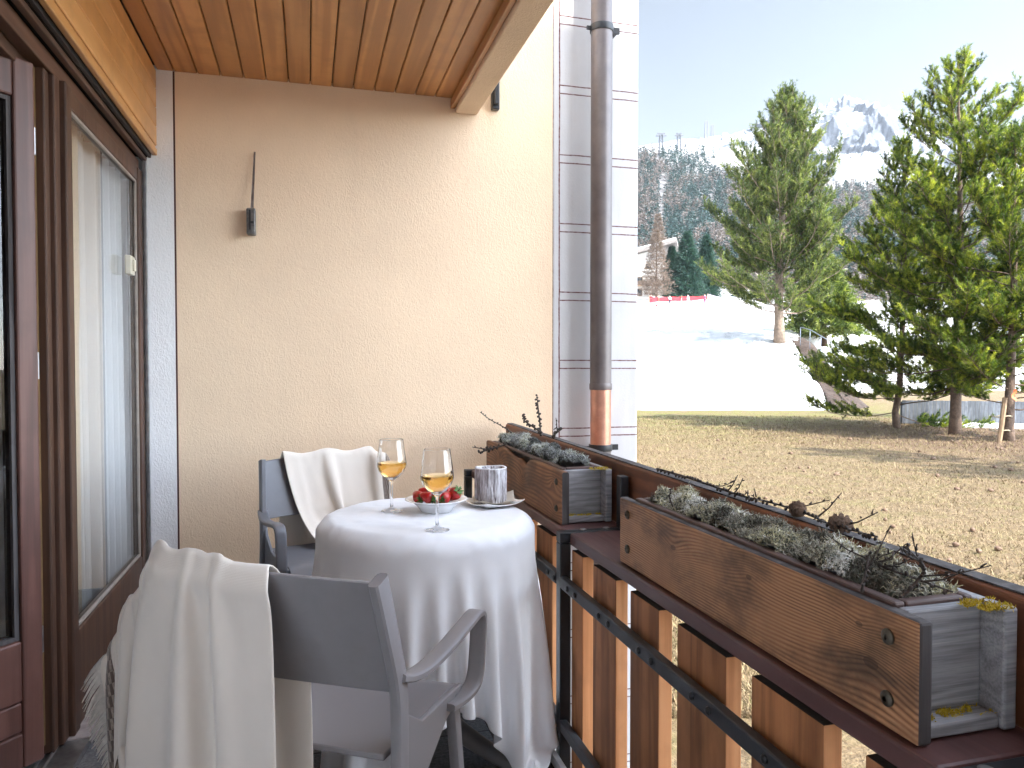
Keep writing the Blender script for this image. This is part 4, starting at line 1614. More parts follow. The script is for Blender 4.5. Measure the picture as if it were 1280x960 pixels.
# cable car pylons on the ridge
def pylon(label, px, ybase, ytop, d, armw, mat):
    b0 = at(px, ybase, d); H = (ybase - ytop) / FPX * d
    t = thing('cableway_pylon', label, 'pylon', b0, -YAW, 'cable car pylons on the ridge')
    w0, w1 = H * .10, H * .06
    mb = MB()
    cs = [(-1, -1), (1, -1), (1, 1), (-1, 1)]
    for sx, sy in cs:
        mb.tube([(sx * w0, sy * w0, -H * .1), (sx * w1, sy * w1, H * .92)], H * .018, 5)
    ns = 6
    for k in range(ns):
        f0, f1 = k / ns, (k + 1) / ns
        a0, a1 = w0 + (w1 - w0) * f0, w0 + (w1 - w0) * f1
        for q in range(4):
            (ax, ay), (bx, by) = cs[q], cs[(q + 1) % 4]
            mb.tube([(ax * a0, ay * a0, H * .92 * f0), (bx * a1, by * a1, H * .92 * f1)], H * .009, 4)
            mb.tube([(ax * a1, ay * a1, H * .92 * f1), (bx * a1, by * a1, H * .92 * f1)], H * .009, 4)
    mb.build('tower', mat, t, wc=False)
    mb = MB()
    A = armw / FPX * d / 2
    mb.box(-A, A, -H * .04, H * .04, H * .86, H * .91)
    mb.box(-A * .75, A * .75, -H * .03, H * .03, H * .96, H * .985)
    for s in (-1, 1):
        mb.box(s * A * .5 - H * .03, s * A * .5 + H * .03, -H * .03, H * .03, H * .91, H * 1.0)
    mb.build('crossarm', mat, t, wc=False)
pm1 = plain('pylon_steel', (.10, .11, .13), .6)
pm2 = plain('pale_pylon_steel', (.17, .18, .20), .6)
pylon('dark cable car pylon, tallest of the pair at the wood edge', 825, 197, 168.5, 690, 13, pm1)
pylon('thinner dark cable car pylon beside the tallest one', 847, 196, 168.5, 700, 10, pm1)
pylon('taller pale cable car pylon high on the snowy ridge', 881, 176, 153.5, 900, 5, pm2)
pylon('shorter pale cable car pylon high on the snowy ridge', 888.5, 176, 158.5, 905, 4.5, pm2)

# ================================================================ DOWNPIPE AND WALL FITTINGS
pxw, pyw = 1.525, YB - .10
t = thing('downpipe', 'dark round rain downpipe with a copper lower section on the lined white wall', 'downpipe', (pxw, pyw, -1.17))
mb = MB(); mb.tube([(pxw, pyw, 1.105), (pxw, pyw, 1.5), (pxw, pyw, 3.0), (pxw, pyw, 6.5)], .058, 28); mb.build('upper_pipe', M['pipe'], t, auto=40)
mb = MB(); mb.tube([(pxw, pyw, .79), (pxw, pyw, 1.104)], .056, 28); mb.build('copper_section', M['copper'], t, auto=40)
mb = MB(); mb.tube([(pxw, pyw, -1.15), (pxw, pyw, .789)], .057, 28); mb.build('lower_pipe', M['pipe'], t, auto=40)
mb = MB(); mb.lathe([(.060, 0), (.0615, .005), (.0615, .03), (.060, .035)], 28, (pxw, pyw, 1.10)); mb.build('joint_ring', M['pipe'], t, auto=40)
for z in (.79, 3.03):
    mb = MB()
    mb.lathe([(.0625, 0), (.0635, .003), (.0635, .032), (.0625, .035)], 28, (pxw, pyw, z - .02))
    mb.box(pxw + .058, pxw + .10, pyw - .008, pyw + .008, z - .018, z + .012)
    mb.box(pxw - .085, pxw - .058, pyw - .006, pyw + .006, z - .012, z + .006)
    mb.box(pxw + .085, pxw + .097, pyw + .008, YB - .002, z - .01, z + .006)
    mb.build('clamp', M['black_metal'], t, auto=40)

p = at(317, 280, 3.62)
t = thing('wall_lever', 'narrow upright steel lever with a dark clamp, fixed high on the tan wall', 'lever', (p.x, YB, p.z))
p0, p1 = at(317.5, 270, 3.64), at(321.5, 195, 3.66)
x0, x1, z0, z1 = p0.x, p1.x, p0.z, p1.z
mb = MB()
mb.add([(x0 - .006, YB - .05, z0), (x0 + .008, YB - .05, z0), (x1 + .004, YB - .012, z1), (x1 - .004, YB - .012, z1),
        (x0 - .006, YB - .046, z0), (x0 + .008, YB - .046, z0), (x1 + .004, YB - .008, z1), (x1 - .004, YB - .008, z1)],
       [(0, 1, 2, 3), (7, 6, 5, 4), (0, 4, 5, 1), (1, 5, 6, 2), (2, 6, 7, 3), (3, 7, 4, 0)])
mb.build('blade', M['steel'], t)
mb = MB()
p0, p1 = at(311, 296, 3.63), at(322, 264, 3.63)
mb.box(p0.x, p1.x, YB - .055, YB - .001, p0.z, p1.z)
mb.build('clamp', plain('grey_clamp', (.17, .165, .16), .5, .4, 60, Metallic=.5), t, bevel=.006)
mb = MB()
mb.box(p0.x + .012, p0.x + .02, YB - .06, YB - .0555, p0.z + .02, p1.z - .01)
mb.box(p0.x + .02, p1.x - .008, YB - .06, YB - .0555, p0.z + .05, p0.z + .062)
mb.build('catch', M['black_metal'], t)

p0, p1 = at(616, 138, 3.9), at(626, 106, 3.9)
t = thing('wall_bracket', 'short black bracket on the tan wall just outside the beam', 'bracket', (p0.x, YB, p0.z))
mb = MB()
mb.box(p0.x, p1.x, YB - .035, YB - .0005, p0.z, p1.z + .06); mb.build('plate', M['black_metal'], t, bevel=.004)
mb = MB(); mb.box(p0.x + .008, p1.x - .008, YB - .06, YB - .0355, p0.z + .02, p1.z); mb.build('hook', M['black_metal'], t, bevel=.004)

# ================================================================ RAILING
rail = thing('balcony_railing', 'balcony railing of upright larch slats, black steel bars and a maroon shelf', 'railing', (.78, 2.2, 0))
PX = .775
for y in (3.65, 2.20, .745):
    mb = MB()
    mb.box(PX - .018, PX + .018, y - .02, y + .02, -.20, .672)
    mb.box(PX - .018, .99, y - .02, y + .02, .673, .706)
    mb.box(.962, .990, y - .018, y + .018, .7065, .875)
    po = mb.build('post', M['black_metal'], rail, bevel=.003)
    mb = MB()
    for bx_ in (.84, .92):
        mb.lathe([(.011, 0), (.011, .004), (.007, .006)], 12, (bx_, y, .7062))
    mb.build('bolt', M['screw_pale'], po, smooth=False)
for (y0, y1) in ((.77, 2.176), (2.225, 3.626)):
    mb = MB(); mb.cur = random.random()
    mb.box(.787, .998, y0, y1, .668, .7055)
    mb.build('shelf', M['shelf_wood'], rail, bevel=.006)
    for zc in (.552, .098):
        mb = MB(); mb.box(PX - .020, PX + .004, y0 - .004, y1 + .004, zc - .018, zc + .018)
        ba = mb.build('rail_bar', M['worn_metal'], rail, bevel=.004)
        if zc > .3:
            mb = MB()
            yy = y1 - .07
            k = 0
            while yy > y0:
                mb.lathe([(.0085, 0), (.0085, .003), (.006, .006), (.001, .007)], 10)
                nv = 10 * 4
                # turn the last lathe to face -X
                for q in range(len(mb.v) - nv, len(mb.v)):
                    x, y, z = mb.v[q]
                    mb.v[q] = (PX - .0205 - z, yy + y, zc + x)
                yy -= (.066 if k % 2 == 0 else .186); k += 1
            mb.build('rivets', M['black_metal'], ba)
slats = [(.25, .44), (.53, .72), (.92, .725 + 0), (.996, 1.197), (1.283, 1.485), (1.574, 1.735), (1.826, 1.993), (2.075, 2.17), (2.362, 2.543), (2.64, 2.80), (2.90, 3.06), (3.16, 3.32), (3.42, 3.58), (-.03, .16)]
slats = [s for s in slats if s[1] > s[0]] + [(.745, .905)]
for (ya, yb) in slats:
    mb = MB(); mb.cur = random.random()
    mb.box(.792, .828, ya, yb, -.05, .654)
    sl = mb.build('slat', None, rail, bevel=.003)
    mb.cur = .5
M['slat_edge'] = wood('lit_fresh_larch_edge', (.56, .23, .09), (.72, .33, .14), (.76, .38, .18), 'z', warp=4, wscale=10, stretch=.06, rough=.6, fibre=.5, bump=.06, varamp=.06)  # light on the fresh edges is put into their brighter orange
M['slat_top'] = plain('weathered_slat_top', (.030, .022, .018), .85, .4, 40, .4, 120, .003)
for o in rail.children:
    if o.name.split('.')[0] == 'slat':
        me = o.data
        for m in (M['slat_side'], M['slat_edge'], M['slat_top']): me.materials.append(m)
        for p in me.polygons:
            n = p.normal
            p.material_index = 1 if abs(n.y) > .9 else (2 if n.z > .9 else 0)
# sloping back board
mb = MB(); mb.cur = .4
zf = lambda y: .893 + .032 * (y - .8) / 2.95
def bevel_board(y0, y1):
    sec = lambda z: [(1.0, .70), (1.0, z - .006), (1.006, z), (1.040, z), (1.046, z - .006), (1.046, .70)]
    vs = [(a, y0, b) for a, b in sec(zf(y0))] + [(a, y1, b) for a, b in sec(zf(y1))]
    n = 6
    return vs, [tuple(range(n))[::-1], tuple(range(n, 2 * n))] + [(i, (i + 1) % n, n + (i + 1) % n, n + i) for i in range(n)]
mb.add(*bevel_board(.1, 3.755))
bb = mb.build('back_board', M['rail_board'], rail, bevel=.004)
mb = MB()
mb.add([(a, b, c) for (b, dz) in ((.1, 0), (3.75, 0)) for (a, c) in ((1.0075, zf(b) + .0005), (1.0385, zf(b) + .0005), (1.0385, zf(b) + .0035), (1.0075, zf(b) + .0035))],
       [(0, 1, 2, 3), (7, 6, 5, 4), (0, 4, 5, 1), (1, 5, 6, 2), (2, 6, 7, 3), (3, 7, 4, 0)])
mb.build('weathered_top', M['edge_wood'], bb)

# ================================================================ PLANTERS
def strands(n, base_pts, normals, length, width, curl, seg, seed, rcl, up=.3):
    rg = np.random.default_rng(seed)
    d = normals + rg.normal(0, .55, (n, 3)); d[:, 2] += up
    d /= np.linalg.norm(d, axis=1, keepdims=True)
    P = base_pts.copy()
    L = length * (.5 + rg.random(n))
    side = np.cross(d, rg.normal(size=(n, 3))); side /= np.linalg.norm(side, axis=1, keepdims=True)
    rows = []
    for k in range(seg + 1):
        w = width * (1 - .7 * k / seg)
        rows.append(np.stack([P - side * w, P + side * w], 1))
        d = d + rg.normal(0, curl, (n, 3)); d[:, 2] -= .06
        d /= np.linalg.norm(d, axis=1, keepdims=True)
        P = P + d * (L / seg)[:, None]
    V = np.stack(rows, 1)   # n, seg+1, 2, 3
    idx = np.arange(n * (seg + 1) * 2).reshape(n, seg + 1, 2)
    F = np.stack([idx[:, :-1, 0], idx[:, :-1, 1], idx[:, 1:, 1], idx[:, 1:, 0]], -1).reshape(-1, 4)
    r = np.clip(rcl + rg.normal(0, .12, n), 0, 1)
    r = np.clip(r[:, None, None] + np.linspace(-.08, .12, seg + 1)[None, :, None] + np.zeros((n, seg + 1, 2)), 0, 1)
    return V.reshape(-1, 3), F, r.ravel()


def lichen_bed(name, label, x0, x1, y0, y1, zb, hmax, n, seed, mat, clumps):
    rg = np.random.default_rng(seed)
    cx = rg.uniform(x0 + .01, x1 - .01, clumps); cy_ = rg.uniform(y0 + .02, y1 - .02, clumps)
    cr = rg.uniform(.022, .046, clumps); ch = rg.uniform(.45, 1.0, clumps) * hmax; cc = rg.normal(.52, .30, clumps)
    def hf(x, y):
        d2 = (x[:, None] - cx) ** 2 + (y[:, None] - cy_) ** 2
        q = ch * np.sqrt(np.clip(1 - d2 / cr ** 2, 0, 1))
        return q.max(1), q.argmax(1)
    nx, ny = 46, int(46 * (y1 - y0) / (x1 - x0) * .6)
    gx, gy = np.meshgrid(np.linspace(x0, x1, nx), np.linspace(y0, y1, ny), indexing='ij')
    z, _ = hf(gx.ravel(), gy.ravel())
    V = np.stack([gx.ravel(), gy.ravel(), zb + z * .86 + rg.normal(0, .002, z.size)], 1)
    I = np.arange(nx * ny).reshape(nx, ny)
    F = np.stack([I[:-1, :-1], I[1:, :-1], I[1:, 1:], I[:-1, 1:]], -1).reshape(-1, 4)
    px = rg.uniform(x0 - .002, x1 + .002, n); py = rg.uniform(y0 - .002, y1 + .004, n)
    pz, pi = hf(px, py)
    nrm = np.stack([(px - cx[pi]) / cr[pi], (py - cy_[pi]) / cr[pi], np.full(n, .7)], 1)
    V2, F2, r2 = strands(n, np.stack([px, py, zb + pz * .85], 1), nrm, (.017), .0015, 1.0, 6, seed + 1, cc[pi], up=-.05)
    V2[:, 2] = np.maximum(V2[:, 2], zb)
    me = np_mesh(name, np.concatenate([V, V2]), [F, F2 + len(V)], False, {'rnd': ('POINT', np.concatenate([np.full(len(V), .12), r2]))},
                 matidx=np.concatenate([np.zeros(len(F)), np.ones(len(F2))]))
    o = link(name, me, [M['moss_core'], mat])
    return tag(o, label, 'lichen')


def planter(label, y0, y1, front_mat, zt=.880, zb=.7075, wavy=False):
    """y0 near end, y1 far end; front board faces -X"""
    t = thing('planter_box', label, 'planter', (.89, (y0 + y1) / 2, zb))
    xf, xb, th = .80, .955, .024
    if wavy:
        ny, V, F = 60, [], []
        zs_top = []
        for i in range(ny):
            f = i / (ny - 1); y = y0 + (y1 - y0) * f
            dip = .028 * math.exp(-((f - .42) / .05) ** 2) + .016 * math.exp(-((f - .55) / .11) ** 2) - .004 * math.sin(f * 9) * (f > .5)
            zs_top.append(zt - dip)
        for i in range(ny):
            y = y0 + (y1 - y0) * i / (ny - 1)
            V += [(xf, y, zb), (xf, y, zs_top[i] - .005), (xf + .005, y, zs_top[i]), (xf + th - .004, y, zs_top[i]), (xf + th, y, zs_top[i] - .005), (xf + th, y, zb)]
        mb = MB()
        fs = []
        for i in range(ny - 1):
            for k in range(6):
                k2 = (k + 1) % 6
                fs.append((i * 6 + k, i * 6 + k2, (i + 1) * 6 + k2, (i + 1) * 6 + k))
        fs += [tuple(range(6))[::-1], tuple(range((ny - 1) * 6, ny * 6))]
        mb.add(V, fs)
        fb = mb.build('front_board', front_mat, t, auto=60)
    else:
        mb = MB(); mb.box(xf, xf + th, y0, y1, zb, zt)
        fb = mb.build('front_board', None, t, bevel=.005)
        fb.data.materials.append(front_mat); fb.data.materials.append(M['edge_wood'])
        for p in fb.data.polygons:
            p.material_index = 1 if (p.normal.z > .9 or abs(p.normal.y) > .9) else 0
    if wavy:
        fb.data.materials.append(M['edge_wood'])
        for p in fb.data.polygons:
            if p.normal.y < -.9 or p.normal.y > .9: p.material_index = 1
    mb = MB(); mb.box(xb, xb + th, y0 + .006, y1 - .01, zb, zt + .004); mb.build('back_board', M['grey_wood'], t, bevel=.004)
    for ye in (y0 + .045, y1 - .045 - .022):
        mb = MB(); mb.box(xf + th + .0005, xb - .0005, ye, ye + .022, zb + .022, zt - .001); mb.build('end_panel', M['grey_wood'], t, bevel=.003)
    mb = MB(); mb.box(xf + th + .001, xb - .001, y0 + .012, y1 - .012, zb + .001, zb + .0215); mb.build('bottom_board', M['grey_wood'], t, bevel=.004)
    # plastic liner tub with its rim
    ya, yb2 = y0 + .075, y1 - .075
    lx0, lx1 = xf + th + .004, xb - .004
    ln = MB()
    rz0, rz1 = zt - .004, zt + .007
    ln.box(lx0 - .012, lx0 + .008, ya - .012, yb2 + .012, rz0, rz1)
    ln.box(lx1 - .008, lx1 + .008, ya - .012, yb2 + .012, rz0, rz1)
    ln.box(lx0 + .0085, lx1 - .0085, ya - .012, ya + .006, rz0, rz1)
    ln.box(lx0 + .0085, lx1 - .0085, yb2 - .006, yb2 + .012, rz0, rz1)
    ln.box(lx0 + .009, lx1 - .009, ya + .007, yb2 - .007, zb + .03, zt - .035)
    if wavy:
        ln.v = [(x, y, z - .0) for x, y, z in ln.v]
    ln.build('liner', M['liner'], t, bevel=.004)
    for yy in (y0 + .055, y1 - .055):
        for zz_ in (zt - .038, zb + .045):
            mb = MB()
            mb.lathe([(.0115, 0), (.0115, .003), (.008, .0055), (.004, .006), (.0035, .003)], 16)
            mb.v = [(xf - .0008 - z, yy + y, zz_ + x) for x, y, z in mb.v]
            mb.build('screw', M['bronze'], t, auto=40)
    # yellow lichen crusted on the end of the box
    rg = np.random.default_rng(int(y0 * 100))
    n = 1600
    q = rg.random(n)
    bx_ = np.where(q < .55, rg.uniform(xb - .045, xb + th, n), rg.uniform(xf + .03, xb, n))
    by_ = np.where(q < .55, rg.uniform(y0 + .006, y0 + .05, n) , rg.normal(y0 + .035, .006, n))
    bz_ = np.where(q < .55, zt + .003, zb + .022)
    keep = fbm(bx_ * 60 + y0 * 9, by_ * 60, 3) > np.where(q < .55, .42, .5)
    P_ = np.stack([bx_, by_, bz_], 1)[keep]
    V, F, r = strands(len(P_), P_, np.tile([[0, 0, 1.]], (len(P_), 1)), .006, .0012, .6, 3, 5, np.full(len(P_), .5))
    ol = link('yellow_lichen', np_mesh('yellow_lichen', V, [F], False, {'rnd': ('POINT', r)}), M['yellow_lichen'], t, True)
    ol['kind'] = 'stuff'
    return t


planter('near larch planter box with strongly grained scorched front board', .815, 1.822, M['planter_near'])
planter('far larch planter box with a gnawed top edge, beside the table', 2.285, 3.353, M['planter_far'], wavy=True)
lichen_bed('lichen_arrangement', 'yellow green and grey lichen filling the near planter box', .834, .944, .895, 1.742, .866, .064, 17000, 91, M['lichen'], 105)
lichen_bed('lichen_arrangement', 'grey dried lichen heaped in the far planter box', .834, .944, 2.37, 3.27, .866, .072, 13000, 92, M['lichen_grey'], 105)


def twig(label, pts, r0, seed, buds=26, side=0, group=None):
    rg = np.random.default_rng(seed)
    t = None
    P = catmull(pts, 6)
    mb = MB()
    mb.tube(P, [r0 * (1 - .6 * i / len(P)) for i in range(len(P))], 6)
    L = len(P)
    for k in range(buds):
        f = (k + .5) / buds * (L - 1.01)
        i = int(f); p = P[i].lerp(P[i + 1], f - i)
        a = rg.uniform(0, 2 * PI)
        tg = (P[i + 1] - P[i]).normalized()
        s = tg.cross(Vector((math.cos(a), math.sin(a), .4))).normalized()
        mb.tube([p, p + s * r0 * 1.6, p + s * r0 * 2.6], [r0 * .9, r0 * 1.1, r0 * .3], 5)
    for k in range(side):
        f = rg.uniform(.2, .85) * (L - 1.01); i = int(f); p = P[i]
        tg = (P[i + 1] - P[i]).normalized()
        s = (tg * .6 + Vector(rg.normal(0, .7, 3))).normalized(); s.z = abs(s.z) * .6
        l = rg.uniform(.04, .10)
        q = [p, p + s * l * .5, p + s * l + Vector((0, 0, .01))]
        mb.tube(q, [r0 * .6, r0 * .45, r0 * .3], 5)
        for e in (.35, .6, .85):
            c = q[0].lerp(q[2], e)
            mb.tube([c, c + Vector(rg.normal(0, r0 * 1.8, 3))], [r0 * .7, r0 * .3], 4)
    o = mb.build('larch_twig', M['twig'], None, smooth=True)
    tag(o, label, 'twig', group)
    return o


twig('upright knobbly larch twig rising out of the far planter', [at(676, 545, 3.05), at(675, 530, 3.05), at(673, 512, 3.03), at(671, 493, 3.02)], .0045, 1, 24)
twig('short curved larch twig leaning left of the upright one', [at(678, 541, 3.0), at(664, 532, 3.0), at(656, 526, 3.0), at(653, 518, 3.0)], .0045, 2, 18)
twig('thin bare twig pointing out to the wall from the far planter', [at(640, 541, 3.30), at(628, 533, 3.32), at(612, 524, 3.34), at(600, 515, 3.36)], .003, 3, 14)
twig('dark broken twig poking over the far end of the far planter', [at(632, 556, 3.2), at(618, 560, 3.18), at(608, 563, 3.16), at(598, 566, 3.14)], .005, 4, 14, 2)
twig('stubby twig pointing to the downpipe from the far planter', [at(690, 546, 2.85), at(696, 541, 2.85), at(703, 536, 2.85)], .0045, 5, 10, 1)
tw = []
for (px_, py_) in ((822, 601), (850, 606), (880, 612), (905, 617), (930, 627), (960, 637), (1000, 645), (1040, 662), (1075, 675), (1098, 683)):
    # lie on the top of the rail board
    a = (px_ - 640) / FPX
    dx, dy = a * CY + SY, CY - a * SY
    d = 1.012 / dx
    y = dy * d
    tw.append(Vector((1.012 + random.uniform(-.008, .012), y, zf(y) + .012 + random.uniform(0, .006))))
twig('long dark larch twig lying along the top of the rail board', tw, .0034, 6, 64, 9)
twig('grey twig lying over the lichen of the near planter', [at(1050, 690, 1.27), at(1090, 704, 1.2), at(1140, 722, 1.12), at(1195, 742, 1.07)], .003, 7, 10, 6)
twig('forked twig standing up at the near end of the near planter', [at(1128, 752, 1.09), at(1150, 728, 1.09), at(1158, 710, 1.09), at(1140, 690, 1.10), at(1137, 680, 1.10)], .0028, 8, 16, 3)
twig('thin dark twig sticking up from the middle of the near planter', [at(1080, 742, 1.12), at(1086, 712, 1.13), at(1090, 690, 1.14)], .0025, 9, 10, 2)
twig('tiny twig rising at the far corner of the near planter', [at(842, 634, 1.70), at(838, 622, 1.70), at(840, 611, 1.70)], .002, 10, 6)


def pine_cone(label, loc, axis, L=.05, r=.018):
    mb = MB()
    n = 46
    ax = Vector(axis).normalized()
    q = ax.to_track_quat('Z', 'Y').to_matrix().to_4x4()
    T = Matrix.Translation(loc) @ q
    for k in range(n):
        f = k / (n - 1)
        a = k * 2.399963
        rr = r * math.sin(PI * (.12 + .86 * f)) ** .8
        z = L * f
        c = Vector((math.cos(a) * rr, math.sin(a) * rr, z))
        o_ = Vector((math.cos(a), math.sin(a), .35)).normalized()
        s = Vector((-math.sin(a), math.cos(a), 0))
        w = .0055
        vs = [c * .45 + Vector((0, 0, z * .55)) - s * w * .5, c * .45 + Vector((0, 0, z * .55)) + s * w * .5, c + s * w, c + o_ * .004, c - s * w, c + o_ * .001 + Vector((0, 0, .003))]
        mb.add([T @ v for v in vs], [(0, 1, 2, 4), (2, 3, 4), (4, 3, 5), (3, 2, 5), (0, 4, 5), (1, 0, 5), (2, 1, 5)])
    mb.tube([T @ Vector((0, 0, 0)), T @ Vector((0, 0, L * .5)), T @ Vector((0, 0, L * .97))], [r * .4, r * .5, r * .1], 7)
    o = mb.build('pine_cone', M['cone'])
    return tag(o, label, 'pine cone')


def on_rail(px_, xr=1.015):
    a = (px_ - 640) / FPX
    d = xr / (a * CY + SY)
    y = (CY - a * SY) * d
    return Vector((xr, y, zf(y) + .02))


pine_cone('open pine cone lying on the rail board, nearer of the two', on_rail(1063), (.1, 1, -.05), .058, .019)
pine_cone('small pine cone lying on the rail board under the long twig, farther of the two', on_rail(1003), (.3, 1, 0), .045, .016)

# ================================================================ CLOTH SIMULATION (numpy)
class BoxC:
    def __init__(self, c, h, rot=(0, 0, 0), m=.006):
        self.c = np.array(c, float); self.h = np.array(h, float); self.m = m
        self.R = np.array(Euler(rot).to_matrix())

    def push(self, X):
        q = (X - self.c) @ self.R
        a = np.abs(q) - self.h
        out = np.maximum(a, 0)
        dist = np.linalg.norm(out, axis=1)
        inside = (a < 0).all(1)
        corr = np.zeros_like(q)
        near = (~inside) & (dist < self.m)
        if near.any():
            g = out[near] / (dist[near][:, None] + 1e-9) * np.sign(q[near])
            corr[near] = g * (self.m - dist[near])[:, None]
        if inside.any():
            ai = a[inside]
            ax = ai.argmax(1)
            cc = np.zeros_like(ai)
            r = np.arange(len(ai))
            cc[r, ax] = np.sign(q[inside])[r, ax] * (self.m - ai[r, ax])
            corr[inside] = cc
        hit = near | inside
        return corr @ self.R.T, hit


class DiscC:
    def __init__(self, c, R_, z, m=.003):
        self.c, self.Rr, self.z, self.m = np.array(c, float), R_, z, m

    def push(self, X):
        dx = X[:, :2] - self.c
        rho = np.linalg.norm(dx, axis=1) + 1e-9
        a = np.stack([rho - (self.Rr - .006), X[:, 2] - (self.z - .006)], 1)
        out = np.maximum(a, 0)
        dist = np.linalg.norm(out, axis=1)
        rr = .006 + self.m
        inside = (a < 0).all(1) & (X[:, 2] > self.z - .5)
        near = (~inside) & (dist < rr)
        corr = np.zeros_like(X)
        rad = dx / rho[:, None]
        if near.any():
            g = out[near] / (dist[near][:, None] + 1e-9)
            s = (rr - dist[near])
            corr[near, :2] = rad[near] * (g[:, 0] * s)[:, None]
            corr[near, 2] = g[:, 1] * s
        if inside.any():
            top = a[inside, 1] > a[inside, 0]
            cc = np.zeros((inside.sum(), 3))
            cc[top, 2] = rr - a[inside, 1][top]
            cc[~top, :2] = rad[inside][~top] * (rr - a[inside, 0][~top])[:, None]
            corr[inside] = cc
        return corr, near | inside


class FloorC:
    def __init__(self, z): self.z = z
    def push(self, X):
        c = np.zeros_like(X); hit = X[:, 2] < self.z
        c[hit, 2] = self.z - X[hit, 2]
        return c, hit


def cloth_sim(X0, du, dv, cols, steps=260, iters=10, pins=None, dt=1 / 60, damp=.985, fric=.6, bend=.25):
    nx, ny = X0.shape[:2]
    I = np.arange(nx * ny).reshape(nx, ny)
    B = []
    def addb(A, Bb, L, k):
        if A.size: B.append((A.ravel(), Bb.ravel(), L, k))
    for s in (0, 1):
        addb(I[s:-1:2, :], I[s + 1::2, :], du, 1.0)
        addb(I[:, s:-1:2], I[:, s + 1::2], dv, 1.0)
    dg = math.hypot(du, dv)
    for s in (0, 1):
        addb(I[s:-1:2, :-1], I[s + 1::2, 1:], dg, .5)
        addb(I[s:-1:2, 1:], I[s + 1::2, :-1], dg, .5)
    for s in range(2):
        ii = np.array([i for i in range(nx - 2) if (i // 2) % 2 == s])
        addb(I[ii, :], I[ii + 2, :], 2 * du, bend)
        jj = np.array([j for j in range(ny - 2) if (j // 2) % 2 == s])
        addb(I[:, jj], I[:, jj + 2], 2 * dv, bend)
    X = X0.reshape(-1, 3).copy(); XP = X.copy()
    if pins is not None:
        pin = pins.ravel(); PXX = X[pin].copy()
    g = np.array([0, 0, -9.8]) * dt * dt
    for st in range(steps):
        dm = damp if st < steps * .8 else .94
        V = (X - XP) * dm
        ln = np.linalg.norm(V, axis=1, keepdims=True)
        V *= np.minimum(1, .02 / (ln + 1e-9))
        XP = X.copy()
        X = X + V + g
        for it in range(iters):
            for a, b, L, k in B:
                d = X[b] - X[a]
                l = np.sqrt((d * d).sum(1)) + 1e-9
                c = d * ((l - L) / l * (.5 * k))[:, None]
                X[a] += c; X[b] -= c
            if it % 3 == 2 or it == iters - 1:
                for C in cols:
                    cr, hit = C.push(X)
                    X += cr
                    if it == iters - 1 and hit.any():
                        XP[hit] += (X[hit] - XP[hit]) * fric
            if pins is not None: X[pin] = PXX
    return X.reshape(nx, ny, 3)


def cloth_object(name, G, mat, thick, sub=1, matrix=None):
    nx, ny = G.shape[:2]
    I = np.arange(nx * ny).reshape(nx, ny)
    F = np.stack([I[:-1, :-1], I[1:, :-1], I[1:, 1:], I[:-1, 1:]], -1).reshape(-1, 4)
    uv = np.stack(np.meshgrid(np.linspace(0, 1, nx), np.linspace(0, 1, ny), indexing='ij'), -1).reshape(-1, 2)
    o = link(name, np_mesh(name, G.reshape(-1, 3), [F], True, uv=uv), mat)
    s = o.modifiers.new('solid', 'SOLIDIFY'); s.thickness = thick; s.offset = 0
    s = o.modifiers.new('sub', 'SUBSURF'); s.levels = sub; s.render_levels = sub
    if matrix is not None: o.matrix_world = matrix
    return o


# ================================================================ TABLE
TC = Vector((.367, 2.368, 0))
TR = .345
t = thing('bistro_table', 'round bistro table on a grey splayed foot beneath the white cloth', 'table', TC)
mb = MB(); mb.lathe([(.30, .715), (TR - .032, .707), (TR - .027, .712), (TR - .027, .728), (TR - .031, .732), (.001, .732)], 64); mb.build('tabletop', M['rubber_pale'], t, wc=False, auto=40)
mb = MB(); mb.lathe([(.035, .06), (.03, .1), (.03, .7), (.06, .724)], 24); mb.build('column', M['rubber_pale'], t, wc=False, auto=40)
for k in range(4):
    a = R(-47 + 90 * k)
    c, s = math.cos(a), math.sin(a)
    mb = MB(); mb.sweep([(.02 * c, .02 * s, .12), (.13 * c, .13 * s, .075), (.25 * c, .25 * s, .038), (.335 * c, .335 * s, .022)], (-s, c, 0), (.075, .045), (.06, .034), power=.8)
    mb.build('foot', M['rubber_pale'], t, wc=False, smooth=True)

# cloth: 1.46 m square, one corner towards -40 degrees
N = 87
S = 1.47
g1 = np.linspace(-S / 2, S / 2, N)
U, Vv = np.meshgrid(g1, g1, indexing='ij')
ra = R(-40 - 45)
cx, sx = math.cos(ra), math.sin(ra)
X0 = np.stack([TC.x + U * cx - Vv * sx, TC.y + U * sx + Vv * cx, np.full_like(U, .757)], -1)
rgc = np.random.default_rng(12)
rho = np.hypot(U, Vv); th_ = np.arctan2(Vv, U)
# start from a slight tent so the hem falls into folds
fall = np.clip(rho - TR, 0, None)
ruf = 1 + 1.15 * np.sin(th_ * 9 + .9 * np.sin(th_ * 2 + 1)) + .45 * np.sin(th_ * 14 + 2)
rn_ = np.where(rho > TR, TR + .012 + fall * .42 * ruf, rho)
X0[..., 0] = TC.x + (U * cx - Vv * sx) * rn_ / np.maximum(rho, 1e-6)
X0[..., 1] = TC.y + (U * sx + Vv * cx) * rn_ / np.maximum(rho, 1e-6)
X0[..., 2] -= .004 + fall * .82
X0 += rgc.normal(0, .0008, X0.shape)
G = cloth_sim(X0, S / (N - 1), S / (N - 1), [DiscC((TC.x, TC.y), TR, .7495), BoxC((.90, 2.3, .35), (.12, 1.6, .36), m=.004), FloorC(.004)], steps=210, iters=12, bend=.06, pins=rho < TR * .92, damp=.955)
tag(cloth_object('tablecloth', G, M['cloth'], .0016), 'white tablecloth draped over the round bistro table with hanging corners', 'tablecloth')

